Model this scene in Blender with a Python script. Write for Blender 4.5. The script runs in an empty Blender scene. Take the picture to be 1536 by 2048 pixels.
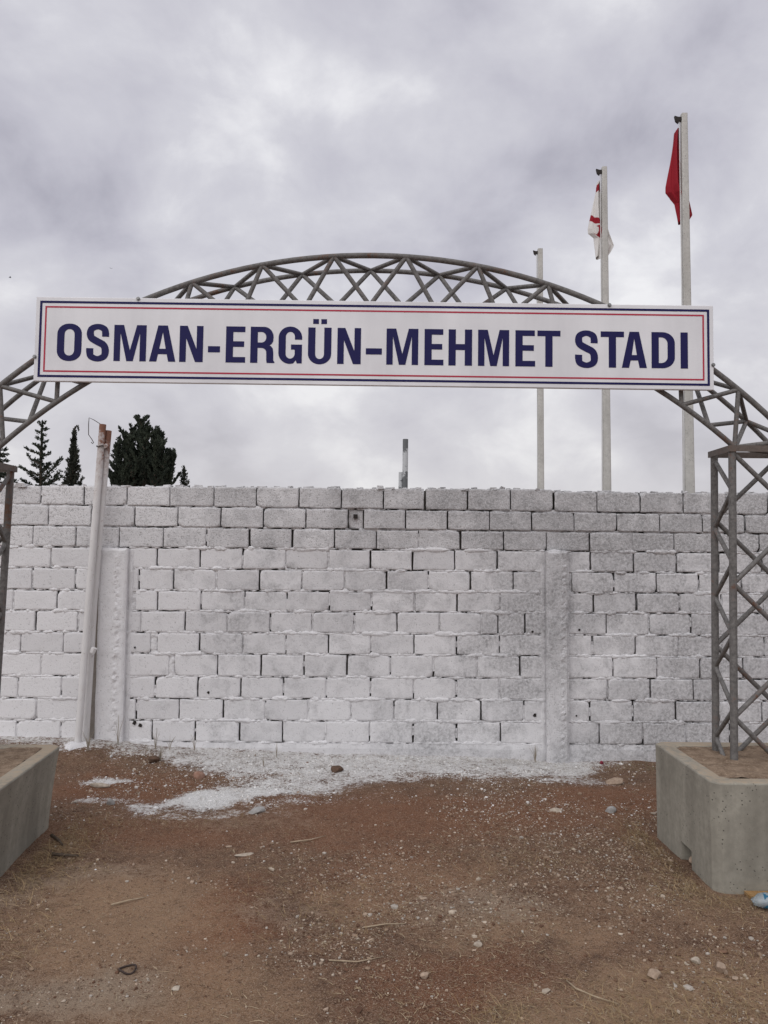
import bpy, bmesh, math, random
import numpy as np
from mathutils import Vector, Matrix
from mathutils.geometry import tessellate_polygon

random.seed(7)
rng = np.random.default_rng(7)
scene = bpy.context.scene
C = scene.collection
PI = math.pi
R = math.radians

# ------------------------------------------------------------------ camera
cam_data = bpy.data.cameras.new('camera')
cam = bpy.data.objects.new('camera', cam_data)
C.objects.link(cam)
cam_data.sensor_fit = 'VERTICAL'
cam_data.sensor_height = 24.0
cam_data.lens = 1538.0 / 2048.0 * 24.0
cam_data.clip_start = 0.05
cam_data.clip_end = 3000.0
right = Vector((0.99996, -0.00139, 0.00883)); up = Vector((-0.00889, -0.05581, 0.99840)); fwd = Vector((0.0009, 0.99844, 0.05582))
m3 = Matrix((right, up, -fwd)).transposed()
cam.matrix_world = Matrix.Translation((0, 0, 1.85)) @ m3.to_4x4()
scene.camera = cam

# ------------------------------------------------------------------ sky
SUN_EL, SUN_AZ = R(48), R(205)          # soft light from a thick overcast, brighter behind the photographer
world = bpy.data.worlds.new('World'); scene.world = world; world.use_nodes = True
wn = world.node_tree; wn.nodes.clear()
def N(tree, typ, **kw):
    n = tree.nodes.new(typ)
    for k, v in kw.items():
        if k in n.inputs.keys() if isinstance(k, str) else False:
            n.inputs[k].default_value = v
        else:
            setattr(n, k, v)
    return n
def math_node(tree, op, a, b=None, c=None):
    n = tree.nodes.new('ShaderNodeMath'); n.operation = op
    for i, v in enumerate((a, b, c)):
        if v is None: continue
        if isinstance(v, (int, float)): n.inputs[i].default_value = v
        else: tree.links.new(v, n.inputs[i])
    return n.outputs[0]
def ramp(tree, fac, stops):
    n = tree.nodes.new('ShaderNodeValToRGB')
    el = n.color_ramp.elements
    while len(el) < len(stops): el.new(0.5)
    for e, (p, c) in zip(el, stops):
        e.position = p
        e.color = (*c, 1) if isinstance(c, (tuple, list)) else (c, c, c, 1)
    tree.links.new(fac, n.inputs[0])
    return n.outputs[0]
def noise(tree, vec, scale, detail=4, rough=0.55, dist=0.0):
    n = tree.nodes.new('ShaderNodeTexNoise')
    n.inputs['Scale'].default_value = scale; n.inputs['Detail'].default_value = detail
    n.inputs['Roughness'].default_value = rough; n.inputs['Distortion'].default_value = dist
    if vec is not None: tree.links.new(vec, n.inputs['Vector'])
    return n.outputs['Fac']
def mixc(tree, fac, a, b, mode='MIX'):
    n = tree.nodes.new('ShaderNodeMix'); n.data_type = 'RGBA'; n.blend_type = mode
    for i, v in ((0, fac), (6, a), (7, b)):
        if isinstance(v, (int, float)): n.inputs[i].default_value = v
        elif isinstance(v, (tuple, list)): n.inputs[i].default_value = (*v, 1)
        else: tree.links.new(v, n.inputs[i])
    return n.outputs[2]

tc = N(wn, 'ShaderNodeTexCoord')
sep = N(wn, 'ShaderNodeSeparateXYZ'); wn.links.new(tc.outputs['Generated'], sep.inputs[0])
zz = math_node(wn, 'ADD', math_node(wn, 'MAXIMUM', sep.outputs[2], 0.0), 0.62)
px = math_node(wn, 'DIVIDE', sep.outputs[0], zz)
py = math_node(wn, 'DIVIDE', sep.outputs[1], zz)
comb = N(wn, 'ShaderNodeCombineXYZ'); wn.links.new(px, comb.inputs[0]); wn.links.new(py, comb.inputs[1]); comb.inputs[2].default_value = 9.3
big = noise(wn, comb.outputs[0], 2.3, 2, 0.5, 0.6)
fine = noise(wn, comb.outputs[0], 6.0, 9, 0.56, 0.2)
cl = math_node(wn, 'ADD', math_node(wn, 'MULTIPLY', big, 0.55), math_node(wn, 'MULTIPLY', fine, 0.45))
cloud = ramp(wn, cl, [(0.36, (0.39, 0.385, 0.45)), (0.45, (0.515, 0.51, 0.575)), (0.53, (0.615, 0.612, 0.665)), (0.62, (0.84, 0.84, 0.865))])
hz = ramp(wn, sep.outputs[2], [(0.0, 0.6), (0.18, 0.3), (0.36, 0.0)])
cloud = mixc(wn, hz, cloud, (0.70, 0.675, 0.665))
nish = N(wn, 'ShaderNodeTexSky'); nish.sky_type = 'NISHITA'; nish.sun_disc = False
nish.sun_elevation = SUN_EL; nish.sun_rotation = SUN_AZ
bg1 = N(wn, 'ShaderNodeBackground'); wn.links.new(nish.outputs[0], bg1.inputs[0]); bg1.inputs[1].default_value = 0.08
bg2 = N(wn, 'ShaderNodeBackground'); wn.links.new(cloud, bg2.inputs[0]); bg2.inputs[1].default_value = 1.0
mx = N(wn, 'ShaderNodeMixShader'); mx.inputs[0].default_value = 0.97
wn.links.new(bg1.outputs[0], mx.inputs[1]); wn.links.new(bg2.outputs[0], mx.inputs[2])
wo = N(wn, 'ShaderNodeOutputWorld'); wn.links.new(mx.outputs[0], wo.inputs[0])

# ------------------------------------------------------------------ sun behind the cloud
sd = bpy.data.lights.new('sun', 'SUN'); sd.energy = 1.5; sd.angle = R(70); sd.color = (1.0, 0.985, 0.965)
sun = bpy.data.objects.new('sun', sd); C.objects.link(sun)
sdir = Vector((math.sin(SUN_AZ) * math.cos(SUN_EL), math.cos(SUN_AZ) * math.cos(SUN_EL), math.sin(SUN_EL)))
sun.rotation_euler = (-sdir).to_track_quat('-Z', 'Y').to_euler()
scene.view_settings.view_transform = 'Standard'; scene.view_settings.look = 'None'
scene.view_settings.exposure = 0.1; scene.view_settings.gamma = 1.0
scene.view_settings.use_curve_mapping = False
scene.render.engine = 'CYCLES'
scene.render.resolution_x = 768; scene.render.resolution_y = 1024

# ------------------------------------------------------------------ helpers
def vnoise(x, y, seed=0):
    """value noise on arrays"""
    x = np.asarray(x, float); y = np.asarray(y, float)
    xi = np.floor(x).astype(np.int64); yi = np.floor(y).astype(np.int64)
    fx = x - xi; fy = y - yi
    fx = fx * fx * (3 - 2 * fx); fy = fy * fy * (3 - 2 * fy)
    def h(a, b):
        n = (a * 374761393 + b * 668265263 + seed * 974711) & 0x7fffffff
        n = ((n ^ (n >> 13)) * 1274126177) & 0x7fffffff
        n = n ^ (n >> 16)
        return (n & 0xffff) / 65535.0
    return (h(xi, yi) * (1 - fx) + h(xi + 1, yi) * fx) * (1 - fy) + (h(xi, yi + 1) * (1 - fx) + h(xi + 1, yi + 1) * fx) * fy
def fbm(x, y, seed=0, oct=4, rough=0.5):
    v = 0; a = 1.0; t = 0
    for i in range(oct):
        v = v + a * vnoise(x * 2 ** i + 13.7 * i, y * 2 ** i - 7.1 * i, seed + i); t += a; a *= rough
    return v / t
def sstep(a, b, x):
    t = np.clip((x - a) / (b - a), 0, 1); return t * t * (3 - 2 * t)

def mesh_obj(name, verts, faces, mat, parent=None, smooth=False, attrs=None):
    me = bpy.data.meshes.new(name)
    if isinstance(verts, np.ndarray): verts = verts.tolist()
    if isinstance(faces, np.ndarray): faces = faces.tolist()
    me.from_pydata(verts, [], faces)
    for mm in (mat if isinstance(mat, (list, tuple)) else [mat]): me.materials.append(mm)
    if smooth: me.polygons.foreach_set('use_smooth', [True] * len(me.polygons))
    if attrs:
        for k, v in attrs.items():
            v = np.asarray(v, np.float32)
            if v.ndim == 1:
                a = me.attributes.new(k, 'FLOAT', 'POINT'); a.data.foreach_set('value', v)
            else:
                a = me.color_attributes.new(k, 'FLOAT_COLOR', 'POINT')
                a.data.foreach_set('color', np.c_[v, np.ones(len(v))].astype(np.float32).ravel())
    me.update()
    o = bpy.data.objects.new(name, me); C.objects.link(o)
    if parent: attach(o, parent)
    return o
def attach(o, parent):
    o.parent = parent
    off = Vector((0, 0, 0)); p = parent
    while p is not None:
        off += p.location if p.type == 'EMPTY' else Vector((0, 0, 0)); p = p.parent
    o.matrix_parent_inverse = Matrix.Translation(-off) if parent.type == 'EMPTY' else Matrix()
def tag(o, label=None, cat=None, group=None, kind=None):
    for k, v in (('label', label), ('category', cat), ('group', group), ('kind', kind)):
        if v: o[k] = v
    return o
def thing(name, loc, label, cat, group=None):
    o = bpy.data.objects.new(name, None); C.objects.link(o); o.location = loc
    o.empty_display_size = 0.1
    return tag(o, label, cat, group)
def box_vf(x0, x1, y0, y1, z0, z1):
    v = [(x0, y0, z0), (x1, y0, z0), (x1, y1, z0), (x0, y1, z0), (x0, y0, z1), (x1, y0, z1), (x1, y1, z1), (x0, y1, z1)]
    f = [(0, 3, 2, 1), (4, 5, 6, 7), (0, 1, 5, 4), (1, 2, 6, 5), (2, 3, 7, 6), (3, 0, 4, 7)]
    return v, f
class MB:
    def __init__(s): s.v = []; s.f = []
    def add(s, v, f):
        n = len(s.v); s.v += [tuple(q) for q in v]; s.f += [tuple(i + n for i in q) for q in f]; return s
    def box(s, *a): return s.add(*box_vf(*a))
    def tube(s, pts, rad, n=10, caps=True):
        pts = [Vector(p) for p in pts]; rings = []
        rads = rad if isinstance(rad, (list, tuple)) else [rad] * len(pts)
        t0 = (pts[1] - pts[0]).normalized()
        ref = Vector((0, 0, 1)) if abs(t0.z) < 0.9 else Vector((0, 1, 0))
        a = t0.cross(ref).normalized()
        vs = []
        for i, p in enumerate(pts):
            t = (pts[min(i + 1, len(pts) - 1)] - pts[max(i - 1, 0)]).normalized()
            a = (a - t * a.dot(t)).normalized(); b = t.cross(a)
            for k in range(n):
                an = 2 * PI * k / n
                vs.append(p + (a * math.cos(an) + b * math.sin(an)) * rads[i])
        fs = []
        for i in range(len(pts) - 1):
            for k in range(n):
                k2 = (k + 1) % n
                fs.append((i * n + k, i * n + k2, (i + 1) * n + k2, (i + 1) * n + k))
        if caps:
            fs.append(tuple(range(n - 1, -1, -1))); fs.append(tuple((len(pts) - 1) * n + k for k in range(n)))
        return s.add(vs, fs)
    def build(s, name, mat, parent=None, smooth=False):
        return mesh_obj(name, s.v, s.f, mat, parent, smooth)
def smooth_by_angle(o, ang=40):
    me = o.data
    me.polygons.foreach_set('use_smooth', [True] * len(me.polygons))
    try: me.set_sharp_from_angle(angle=R(ang))
    except Exception: pass
    return o
def bevelled(o, w, seg=2):
    b = o.modifiers.new('bevel', 'BEVEL'); b.width = w; b.segments = seg; b.limit_method = 'ANGLE'; b.angle_limit = R(40)
    return o

# ------------------------------------------------------------------ materials
def new_mat(name):
    m = bpy.data.materials.new(name); m.use_nodes = True
    t = m.node_tree; t.nodes.clear()
    out = t.nodes.new('ShaderNodeOutputMaterial'); b = t.nodes.new('ShaderNodeBsdfPrincipled')
    t.links.new(b.outputs[0], out.inputs[0])
    b.inputs['Roughness'].default_value = 0.85; b.inputs['Specular IOR Level'].default_value = 0.2
    return m, t, b
def setc(t, b, c):
    if isinstance(c, (tuple, list)): b.inputs['Base Color'].default_value = (*c, 1)
    else: t.links.new(c, b.inputs['Base Color'])
def bump(t, b, h, strength, dist):
    n = t.nodes.new('ShaderNodeBump'); n.inputs['Strength'].default_value = strength; n.inputs['Distance'].default_value = dist
    t.links.new(h, n.inputs['Height']); t.links.new(n.outputs[0], b.inputs['Normal'])
def gpos(t): return t.nodes.new('ShaderNodeNewGeometry').outputs['Position']
def plain(name, col, rough=0.6, metal=0.0):
    m, t, b = new_mat(name); setc(t, b, col); b.inputs['Roughness'].default_value = rough; b.inputs['Metallic'].default_value = metal
    return m

def whitewash(name, pit, grime, bstr):
    m, t, b = new_mat(name); P = gpos(t)
    s = t.nodes.new('ShaderNodeSeparateXYZ'); t.links.new(P, s.inputs[0])
    large = noise(t, P, 1.1, 3, 0.5, 0.3)
    mid = noise(t, P, 6.0, 5, 0.65, 0.6)
    fine_ = noise(t, P, 38.0, 5, 0.7, 0.4)
    grain = noise(t, P, 85.0, 4, 0.7)
    # paint was laid on thinly towards the right-hand bay, thicker on the left
    thin = math_node(t, 'MULTIPLY_ADD', s.outputs[0], 0.038, 0.01)
    g = math_node(t, 'ADD', math_node(t, 'ADD', math_node(t, 'MULTIPLY', large, 0.45), math_node(t, 'MULTIPLY', mid, 0.55)), thin)
    gm = ramp(t, g, [(0.46 - grime, 0.0), (0.66 - grime, 1.0)])
    fm = ramp(t, fine_, [(0.40, 0.0), (0.62, 1.0)])
    oi = t.nodes.new('ShaderNodeObjectInfo')
    base = mixc(t, oi.outputs['Random'], (0.645, 0.637, 0.647), (0.745, 0.737, 0.747))
    base = mixc(t, math_node(t, 'MULTIPLY', gm, 0.38), base, (0.42, 0.42, 0.435))
    c = mixc(t, math_node(t, 'MULTIPLY', math_node(t, 'MULTIPLY', gm, fm), 0.75), base, (0.22, 0.215, 0.215))
    pm = ramp(t, math_node(t, 'MULTIPLY_ADD', grain, 0.6, math_node(t, 'MULTIPLY', fine_, 0.4)), [(0.36 + pit, 1.0), (0.44 + pit, 0.0)])
    c = mixc(t, math_node(t, 'MULTIPLY', pm, 0.62), c, (0.17, 0.165, 0.16))
    setc(t, b, c); b.inputs['Roughness'].default_value = 0.95
    h = math_node(t, 'MULTIPLY_ADD', grain, 0.6, math_node(t, 'MULTIPLY', fine_, 1.0))
    bump(t, b, h, bstr, 0.008)
    return m
M = {}
M['wash'] = whitewash('whitewash', 0.0, 0.0, 0.55)
M['wash_rough'] = whitewash('whitewash_on_raw_block', 0.042, 0.05, 1.0)
M['wash_mortar'] = whitewash('whitewash_on_mortar', 0.0, -0.03, 0.8)
M['wash_pier'] = whitewash('whitewash_on_pier', 0.025, 0.02, 0.9)

def concrete(name, a, b_, pits=True, scale=1.0):
    m, t, b = new_mat(name); P = gpos(t)
    l = noise(t, P, 2.2 * scale, 4, 0.6, 0.5); f = noise(t, P, 26 * scale, 5, 0.65)
    mp = t.nodes.new('ShaderNodeMapping'); mp.inputs['Scale'].default_value = (7, 7, 0.7); t.links.new(P, mp.inputs[0])
    streak = noise(t, mp.outputs[0], 1.0, 3, 0.6)
    k = math_node(t, 'ADD', math_node(t, 'MULTIPLY', l, 0.5), math_node(t, 'MULTIPLY', streak, 0.5))
    c = mixc(t, ramp(t, k, [(0.38, 0.0), (0.62, 1.0)]), a, b_)
    c = mixc(t, ramp(t, f, [(0.35, 0.35), (0.6, 0.0)]), c, tuple(v * 0.75 for v in a))
    h = f
    if pits:
        v = t.nodes.new('ShaderNodeTexVoronoi'); v.inputs['Scale'].default_value = 42; t.links.new(P, v.inputs['Vector'])
        sel = ramp(t, noise(t, P, 5.0, 2), [(0.46, 0.0), (0.58, 1.0)])
        pm = math_node(t, 'MULTIPLY', ramp(t, v.outputs['Distance'], [(0.10, 1.0), (0.2, 0.0)]), sel)
        c = mixc(t, pm, c, (0.06, 0.055, 0.045))
        h = math_node(t, 'SUBTRACT', f, pm)
    if pits:      # earth dust lying on the level rim
        nz = t.nodes.new('ShaderNodeSeparateXYZ'); t.links.new(t.nodes.new('ShaderNodeNewGeometry').outputs['Normal'], nz.inputs[0])
        c = mixc(t, math_node(t, 'MULTIPLY', ramp(t, nz.outputs[2], [(0.6, 0.0), (0.9, 1.0)]), ramp(t, math_node(t, 'ADD', math_node(t, 'MULTIPLY', f, 0.5), math_node(t, 'MULTIPLY', l, 0.5)), [(0.40, 0.1), (0.58, 1.0)])), c, (0.33, 0.265, 0.195))
    setc(t, b, c); b.inputs['Roughness'].default_value = 0.9
    bump(t, b, h, 0.4, 0.004)
    return m
M['concrete'] = concrete('cast_concrete', (0.215, 0.20, 0.168), (0.345, 0.325, 0.275))
M['bare'] = concrete('bare_mortar', (0.13, 0.12, 0.11), (0.19, 0.175, 0.16), False)
M['bare_brown'] = concrete('unpainted_stained_render', (0.17, 0.145, 0.125), (0.26, 0.235, 0.21), False)
M['pole_concrete'] = concrete('pale_pole_concrete', (0.42, 0.41, 0.385), (0.56, 0.55, 0.52), True)

def steel(name, a, b_, rust_lo, rust_hi, rough=0.55):
    m, t, b = new_mat(name); P = gpos(t)
    l = noise(t, P, 3.5, 4, 0.6); f = noise(t, P, 45, 4, 0.7)
    c = mixc(t, ramp(t, f, [(0.35, 0.0), (0.65, 1.0)]), a, b_)
    k = math_node(t, 'ADD', math_node(t, 'MULTIPLY', l, 0.6), math_node(t, 'MULTIPLY', f, 0.4))
    rm = ramp(t, k, [(rust_lo, 0.0), (rust_hi, 1.0)])
    rc = mixc(t, f, (0.06, 0.028, 0.016), (0.15, 0.06, 0.028))
    c = mixc(t, math_node(t, 'MULTIPLY', rm, 0.85), c, rc)
    setc(t, b, c); b.inputs['Roughness'].default_value = rough; b.inputs['Metallic'].default_value = 0.0
    bump(t, b, f, 0.25, 0.002)
    return m
M['steel'] = steel('weathered_grey_steel', (0.10, 0.094, 0.09), (0.185, 0.177, 0.171), 0.54, 0.63)
M['steel_dark'] = steel('rusty_flat_steel', (0.10, 0.082, 0.072), (0.15, 0.125, 0.11), 0.52, 0.66)

def pipe_mat(name, z0):
    m, t, b = new_mat(name); P = gpos(t)
    s = t.nodes.new('ShaderNodeSeparateXYZ'); t.links.new(P, s.inputs[0])
    f = noise(t, P, 30, 5, 0.7); l = noise(t, P, 8, 3, 0.6)
    k = math_node(t, 'ADD', s.outputs[2], math_node(t, 'MULTIPLY_ADD', math_node(t, 'ADD', f, l), 0.9, -0.9))
    mr = t.nodes.new('ShaderNodeMapRange'); mr.inputs['From Min'].default_value = z0; mr.inputs['From Max'].default_value = z0 + 1.0; t.links.new(k, mr.inputs['Value'])
    rust = mixc(t, f, (0.10, 0.035, 0.02), (0.26, 0.11, 0.06))
    base = mixc(t, l, (0.60, 0.585, 0.575), (0.70, 0.69, 0.69))
    c = mixc(t, ramp(t, mr.outputs[0], [(0.0, 0.0), (0.3, 0.12), (0.55, 0.35), (0.72, 0.95)]), base, rust)
    spot = ramp(t, f, [(0.62, 0.0), (0.70, 0.55)])
    up_ = ramp(t, s.outputs[2], [(0.0, 0.0), (1.0, 1.0)])
    c = mixc(t, math_node(t, 'MULTIPLY', spot, up_), c, (0.2, 0.1, 0.06))
    setc(t, b, c); b.inputs['Roughness'].default_value = 0.75
    bump(t, b, f, 0.3, 0.002)
    return m
M['pipe'] = pipe_mat('whitewashed_rusty_pipe', 2.25)

def post_mat():
    m, t, b = new_mat('grey_peeling_post'); P = gpos(t)
    f = noise(t, P, 7, 5, 0.65)
    sz = t.nodes.new('ShaderNodeSeparateXYZ'); t.links.new(P, sz.inputs[0])
    bare = math_node(t, 'ADD', f, math_node(t, 'MULTIPLY', math_node(t, 'ABSOLUTE', math_node(t, 'SUBTRACT', sz.outputs[2], 2.93)), -0.9))
    c = mixc(t, ramp(t, bare, [(0.34, 0.0), (0.37, 1.0)]), (0.14, 0.145, 0.15), (0.5, 0.51, 0.52))
    setc(t, b, c); b.inputs['Roughness'].default_value = 0.5
    return m
M['post'] = post_mat()

def ground_mat():
    m, t, b = new_mat('red_earth'); P = gpos(t)
    def at(n):
        a = t.nodes.new('ShaderNodeAttribute'); a.attribute_name = n; return a.outputs['Fac']
    def mad(x, k, o): return math_node(t, 'MULTIPLY_ADD', x, k, o)
    def add(*xs):
        r = xs[0]
        for q in xs[1:]: r = math_node(t, 'ADD', r, q)
        return r
    l = noise(t, P, 1.6, 5, 0.6, 0.6); md = noise(t, P, 7.0, 6, 0.7, 0.5); f = noise(t, P, 34, 6, 0.72, 0.3); g = noise(t, P, 105, 4, 0.75)
    hf = add(mad(f, 0.6, 0), mad(g, 0.4, 0))
    c = mixc(t, ramp(t, add(mad(md, 0.6, 0), mad(f, 0.4, 0)), [(0.38, 0.0), (0.62, 1.0)]), (0.112, 0.061, 0.039), (0.23, 0.134, 0.084))
    rd = ramp(t, add(mad(l, 0.25, 0), mad(md, 0.25, 0), mad(hf, 0.25, 0), mad(at('red'), 0.42, 0)), [(0.42, 0.0), (0.85, 1.0)])
    c = mixc(t, mad(rd, 0.85, 0), c, (0.22, 0.085, 0.040))
    tn = ramp(t, add(mad(md, 0.35, 0), mad(hf, 0.3, 0), mad(at('tan'), 0.42, 0)), [(0.36, 0.0), (0.78, 1.0)])
    c = mixc(t, mad(tn, 0.9, 0), c, (0.38, 0.245, 0.15))
    gr = ramp(t, add(mad(md, 0.4, 0), mad(hf, 0.55, 0), mad(at('grey'), 0.30, 0)), [(0.56, 0.0), (0.78, 1.0)])
    c = mixc(t, mad(gr, 0.7, 0), c, (0.38, 0.305, 0.23))
    # crumbs and clods
    g2 = noise(t, P, 210, 3, 0.75)
    c = mixc(t, ramp(t, g, [(0.51, 0.0), (0.62, 0.7)]), c, (0.37, 0.265, 0.19))
    c = mixc(t, ramp(t, g2, [(0.56, 0.0), (0.66, 0.75)]), c, (0.46, 0.36, 0.28))
    c = mixc(t, ramp(t, g2, [(0.34, 0.7), (0.44, 0.0)]), c, (0.06, 0.033, 0.022))
    c = mixc(t, ramp(t, hf, [(0.36, 0.8), (0.46, 0.0)]), c, (0.055, 0.031, 0.021))
    # splashed whitewash
    w = add(at('wash'), mad(hf, 2.1, -1.05), mad(md, 1.0, -0.5))
    wm = ramp(t, w, [(0.40, 0.0), (0.60, 0.75), (0.80, 1.0)])
    c = mixc(t, wm, c, (0.78, 0.77, 0.76))
    setc(t, b, c); b.inputs['Roughness'].default_value = 0.97
    b.inputs['Specular IOR Level'].default_value = 0.15
    h = mad(f, 1.0, mad(g, 0.6, 0))
    bump(t, b, h, 1.0, 0.022)
    return m
M['ground'] = ground_mat()
def vcol_mat(name, rough=0.9):
    m, t, b = new_mat(name)
    a = t.nodes.new('ShaderNodeAttribute'); a.attribute_name = 'col'
    setc(t, b, a.outputs['Color']); b.inputs['Roughness'].default_value = rough
    return m
M['vcol'] = vcol_mat('loose_bits')
def board_mat():
    m, t, b = new_mat('sign_white'); P = gpos(t)
    mp = t.nodes.new('ShaderNodeMapping'); mp.inputs['Scale'].default_value = (6, 6, 0.8); t.links.new(P, mp.inputs[0])
    k = math_node(t, 'ADD', math_node(t, 'MULTIPLY', noise(t, mp.outputs[0], 1.0, 4, 0.6), 0.5), math_node(t, 'MULTIPLY', noise(t, P, 2.0, 4, 0.6), 0.5))
    setc(t, b, mixc(t, ramp(t, k, [(0.36, 0.0), (0.62, 1.0)]), (0.66, 0.66, 0.685), (0.76, 0.76, 0.785)))
    b.inputs['Roughness'].default_value = 0.45; b.inputs['Specular IOR Level'].default_value = 0.3
    bump(t, b, noise(t, P, 3.0, 2, 0.5), 0.25, 0.02)
    return m
M['board_white'] = board_mat()
M['navy'] = plain('sign_navy', (0.011, 0.010, 0.075), 0.6)
M['red'] = plain('sign_red', (0.42, 0.035, 0.065), 0.6)
M['alu'] = plain('bolt_steel', (0.25, 0.25, 0.25), 0.4, 0.6)
M['dark'] = plain('dark_iron_and_hole_shade', (0.03, 0.025, 0.023), 0.6)  # iron of the pulleys, also the painted shade of the wall holes
M['rope'] = plain('halyard_rope', (0.6, 0.6, 0.6), 0.8)
M['flag_red'] = plain('flag_red_cloth', (0.27, 0.012, 0.022), 0.8)
M['flag_white'] = plain('flag_white_cloth', (0.66, 0.64, 0.62), 0.8)
M['wire'] = plain('rusty_wire', (0.05, 0.035, 0.03), 0.6)
M['bark'] = plain('tree_bark', (0.06, 0.045, 0.035), 0.9)
M['bird'] = plain('bird_dark', (0.03, 0.03, 0.035), 0.8)
def soil_mat():
    m, t, b = new_mat('planter_soil'); P = gpos(t)
    f = noise(t, P, 12, 5, 0.65); g = noise(t, P, 90, 3, 0.7)
    c = mixc(t, ramp(t, f, [(0.35, 0.0), (0.65, 1.0)]), (0.13, 0.088, 0.06), (0.26, 0.19, 0.135))
    c = mixc(t, ramp(t, g, [(0.54, 0.0), (0.66, 0.7)]), c, (0.36, 0.28, 0.2))
    setc(t, b, c); b.inputs['Roughness'].default_value = 1.0; bump(t, b, math_node(t, 'ADD', f, g), 0.6, 0.01)
    return m
M['soil'] = soil_mat()
def leaf_mat(name, a, b_):
    m, t, b = new_mat(name); P = gpos(t)
    c = mixc(t, ramp(t, noise(t, P, 1.5, 3, 0.6), [(0.35, 0.0), (0.65, 1.0)]), a, b_)
    setc(t, b, c); b.inputs['Roughness'].default_value = 0.8
    return m
M['leaf'] = leaf_mat('conifer_foliage', (0.018, 0.024, 0.018), (0.046, 0.056, 0.038))
M['leaf2'] = leaf_mat('cypress_foliage', (0.02, 0.022, 0.017), (0.05, 0.053, 0.04))
def stone_mat(name, a, b_):
    m, t, b = new_mat(name); P = gpos(t)
    f = noise(t, P, 35, 4, 0.65)
    setc(t, b, mixc(t, ramp(t, f, [(0.35, 0.0), (0.65, 1.0)]), a, b_)); bump(t, b, f, 0.5, 0.004)
    return m
M['stone_pale'] = stone_mat('pale_limestone', (0.31, 0.26, 0.21), (0.46, 0.40, 0.33))
M['stone_tan'] = stone_mat('tan_stone', (0.26, 0.19, 0.14), (0.38, 0.29, 0.22))
M['stone_grey'] = stone_mat('grey_rubble', (0.26, 0.25, 0.24), (0.36, 0.35, 0.34))
M['stone_brown'] = stone_mat('brown_clod', (0.08, 0.05, 0.035), (0.13, 0.08, 0.055))
M['brick'] = stone_mat('broken_brick', (0.26, 0.14, 0.10), (0.33, 0.21, 0.16))
M['twig'] = stone_mat('dry_twig', (0.30, 0.23, 0.16), (0.40, 0.32, 0.23))
M['wood_dark'] = stone_mat('dark_wood', (0.06, 0.045, 0.035), (0.10, 0.075, 0.055))
M['weed'] = plain('dead_weed', (0.30, 0.26, 0.21), 0.9)

# ------------------------------------------------------------------ ground
WY = 7.314          # plane of the block faces
GX = np.array([-6, -3.5, -2.6, -2.2, -0.8, 1.0, 1.6, 3.5, 6])
GZ = np.array([0.12, 0.12, 0.11, 0.05, 0.0, -0.02, -0.06, -0.06, -0.06])
def ground_z(x, y):
    x = np.asarray(x, float); y = np.asarray(y, float)
    near = np.clip(1 - np.hypot(x, y - 4.5) / 60.0, 0, 1)
    base = np.interp(x, GX, GZ) * sstep(6.3, 7.25, y) * (1 - sstep(8, 14, y))
    n = (fbm(x * 0.9, y * 0.9, 3, 3) - 0.5) * 0.05 + (fbm(x * 5, y * 5, 11, 3) - 0.5) * 0.022 + (fbm(x * 22, y * 22, 21, 2) - 0.5) * 0.009
    return base + n * near - 0.002
def ell(x, y, cx, cy, rx, ry, a=0.0, soft=0.6):
    ca, sa = math.cos(a), math.sin(a)
    u = ((x - cx) * ca + (y - cy) * sa) / rx; v = (-(x - cx) * sa + (y - cy) * ca) / ry
    return 1 - sstep(1 - soft, 1 + soft, np.hypot(u, v))
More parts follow.
